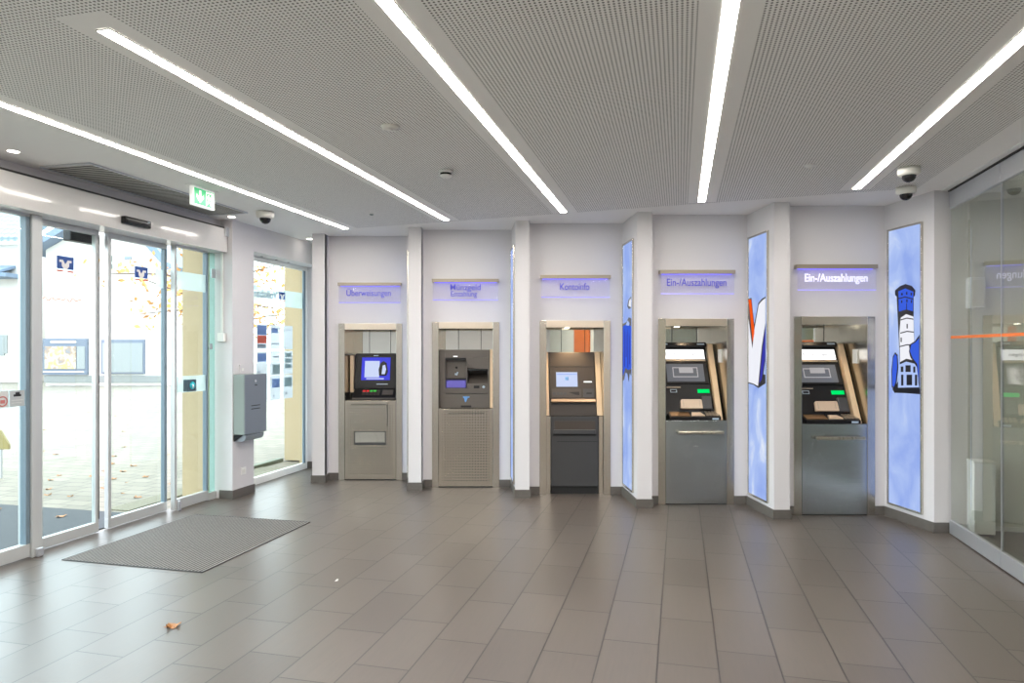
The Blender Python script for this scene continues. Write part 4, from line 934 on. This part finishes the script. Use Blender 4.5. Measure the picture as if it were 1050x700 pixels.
# neighbour with tiled roof
nx0, _ = at(-60, 0, 33); nx1, _ = at(29, 0, 33)
nb = thing('house', 'pale neighbouring house with grey tiled roof at the far left', 'house', ((nx0+nx1)/2, 33, 0), 0)
nc = (nx0+nx1)/2; zt = EYE+(358-250)*33/F; zr = EYE+(358-205)*33/F
bx(nx0-nc, nx1-nc, 0, 7, 0, zt).build('wall', 'house_wall', nb)
MB().prism([(-0.6, zt), (3.4, zr+0.6), (3.4, zr+0.8), (-0.6, zt+0.25)], nx0-nc-0.5, nx1-nc+0.4, 'x').build('roof', 'roof_tile', nb)
MB().box(nx0-nc, nx1-nc-0.2, -1.2, -0.001, EYE+(358-286)*33/F, EYE+(358-282)*33/F).prism([(-1.4, EYE+76*33/F), (0, EYE+86*33/F), (0, EYE+83*33/F), (-1.4, EYE+74*33/F)], nx0-nc, nx1-nc-0.6, 'x').build('canopy', 'verge', nb)
bx(nx0-nc+2, nx0-nc+2.6+0.6, -0.05, -0.001, 1.4, 2.3).build('window', 'poster_pale', nb)
bx(at(0, 0, 33)[0]-nc, at(5, 0, 33)[0]-nc, -0.06, -0.001, 1.3, 2.2).build('window', 'poster_pale', nb)
# autumn tree behind the yellow pillar
tx, ty = (228-525)*19/F, 19.0
tree = thing('autumn_tree', 'tree with thin orange autumn foliage standing on the square outside', 'tree', (tx, ty, -0.02), 0)
tk = MB().tube([(0, 0, 0), (0.05, 0, 1.2), (0, 0.05, 2.4), (0.1, 0, 4.2)], [0.16, 0.13, 0.11, 0.04], 10)
br_pts = []
for i in range(16):
    an = i*2.4; z0 = 1.9+i*0.115; ln = 1.5+0.9*math.sin(i*1.7)**2
    p1 = Vector((0, 0, z0)); p2 = Vector((math.cos(an)*ln*0.6, math.sin(an)*ln*0.6, z0+0.35)); p3 = Vector((math.cos(an)*ln*1.25, math.sin(an)*ln*1.25, z0+0.45+0.3*math.sin(i)))
    tk.tube([p1, p2, p3], [0.05, 0.03, 0.01], 6); br_pts.append((p1, p2, p3))
tk.build('trunk', 'bark', tree)
lf = MB(); R = random.Random(3)
for (p1, p2, p3) in br_pts:
    for j in range(70):
        f = R.uniform(0.25, 1.08); c = p1.lerp(p2, f*2) if f < 0.5 else p2.lerp(p3, (f-0.5)*2)
        c = c+Vector((R.gauss(0, 0.24), R.gauss(0, 0.24), R.gauss(0, 0.22)))
        u = Vector((R.gauss(0, 1), R.gauss(0, 1), R.gauss(0, 1))).normalized(); v = u.cross(Vector((R.gauss(0, 1), R.gauss(0, 1), R.gauss(0, 1)))).normalized(); s = R.uniform(0.05, 0.09)
        lf.add([c-u*s*1.3, c+v*s*0.7, c+u*s*1.3, c-v*s*0.7], [(0, 1, 2, 3)])
o = lf.build('foliage', 'leaf_o', tree); o['kind'] = 'stuff'
# yellow board at the far left
yb = thing('yellow_board', 'yellow board standing on the paving at the far left outside', 'board', ((-4-525)*8.6/F, 8.6, -0.02), 0.1)
MB().prism([(0.16, 0.36), (0.0, 0.36), (-0.25, 0.36), (-0.25, 0.62), (0.03, 0.62), (0.06, 0.60), (0.16, 0.42)], -0.02, 0.02, 'y').build('panel', 'yellow_sign', yb, bevel=0.005)
MB().tube([(-0.15, 0, 0), (-0.15, 0, 0.37)], 0.015).tube([(0.06, 0, 0), (0.06, 0, 0.37)], 0.015).build('leg', 'alu_rail', yb)
# leaves on the paving
proto = None; R = random.Random(11); seen = []
lv, lf_ = leaf_mesh(0.35, 0.05)
for i in range(80):
    if i < 52: a, b = R.uniform(-9.5, -5.2), R.uniform(4.6, 8.6)
    else: a, b = R.uniform(-15, -6.5), R.uniform(8, 16)
    if -5.75 < a and 6.1 < b: a -= 0.8
    while any(abs(a-p)+abs(b-q) < 0.3 for p, q in seen): a -= 0.17; b += 0.05
    seen.append((a, b))
    loc = rm(a, b, -0.018 if not (-7.7 < a < -5 and b < 5.7) else -0.005)
    if proto is None:
        m = MB(); m.add(lv, lf_); proto = m.build('fallen_leaf', 'leaf_b'); o = proto
    else: o = proto.copy(); COL.objects.link(o)
    o.location = loc; o.rotation_euler = (0, 0, R.uniform(0, 6.3)); s = R.uniform(0.55, 1.1); o.scale = (s, s*R.uniform(0.6, 1), s)
    tag(o, 'brown autumn leaf lying on the paving outside the glass doors', 'leaf', 'fallen leaves on the paving outside')

# ------------------------------------------------------------------ daylight
wd = bpy.data.worlds.new('world'); S.world = wd; wd.use_nodes = True
bg = wd.node_tree.nodes.get('Background') or wd.node_tree.nodes.new('ShaderNodeBackground')
bg.inputs[0].default_value = (0.81, 0.915, 1.0, 1); bg.inputs[1].default_value = 6.2

S.view_settings.view_transform = 'Standard'; S.view_settings.look = 'None'
S.view_settings.gamma = 1; S.view_settings.use_curve_mapping = False; S.view_settings.exposure = 0.0
S.cycles.use_denoising = True; S.cycles.max_bounces = 10; S.cycles.transparent_max_bounces = 16
S.cycles.sample_clamp_indirect = 8
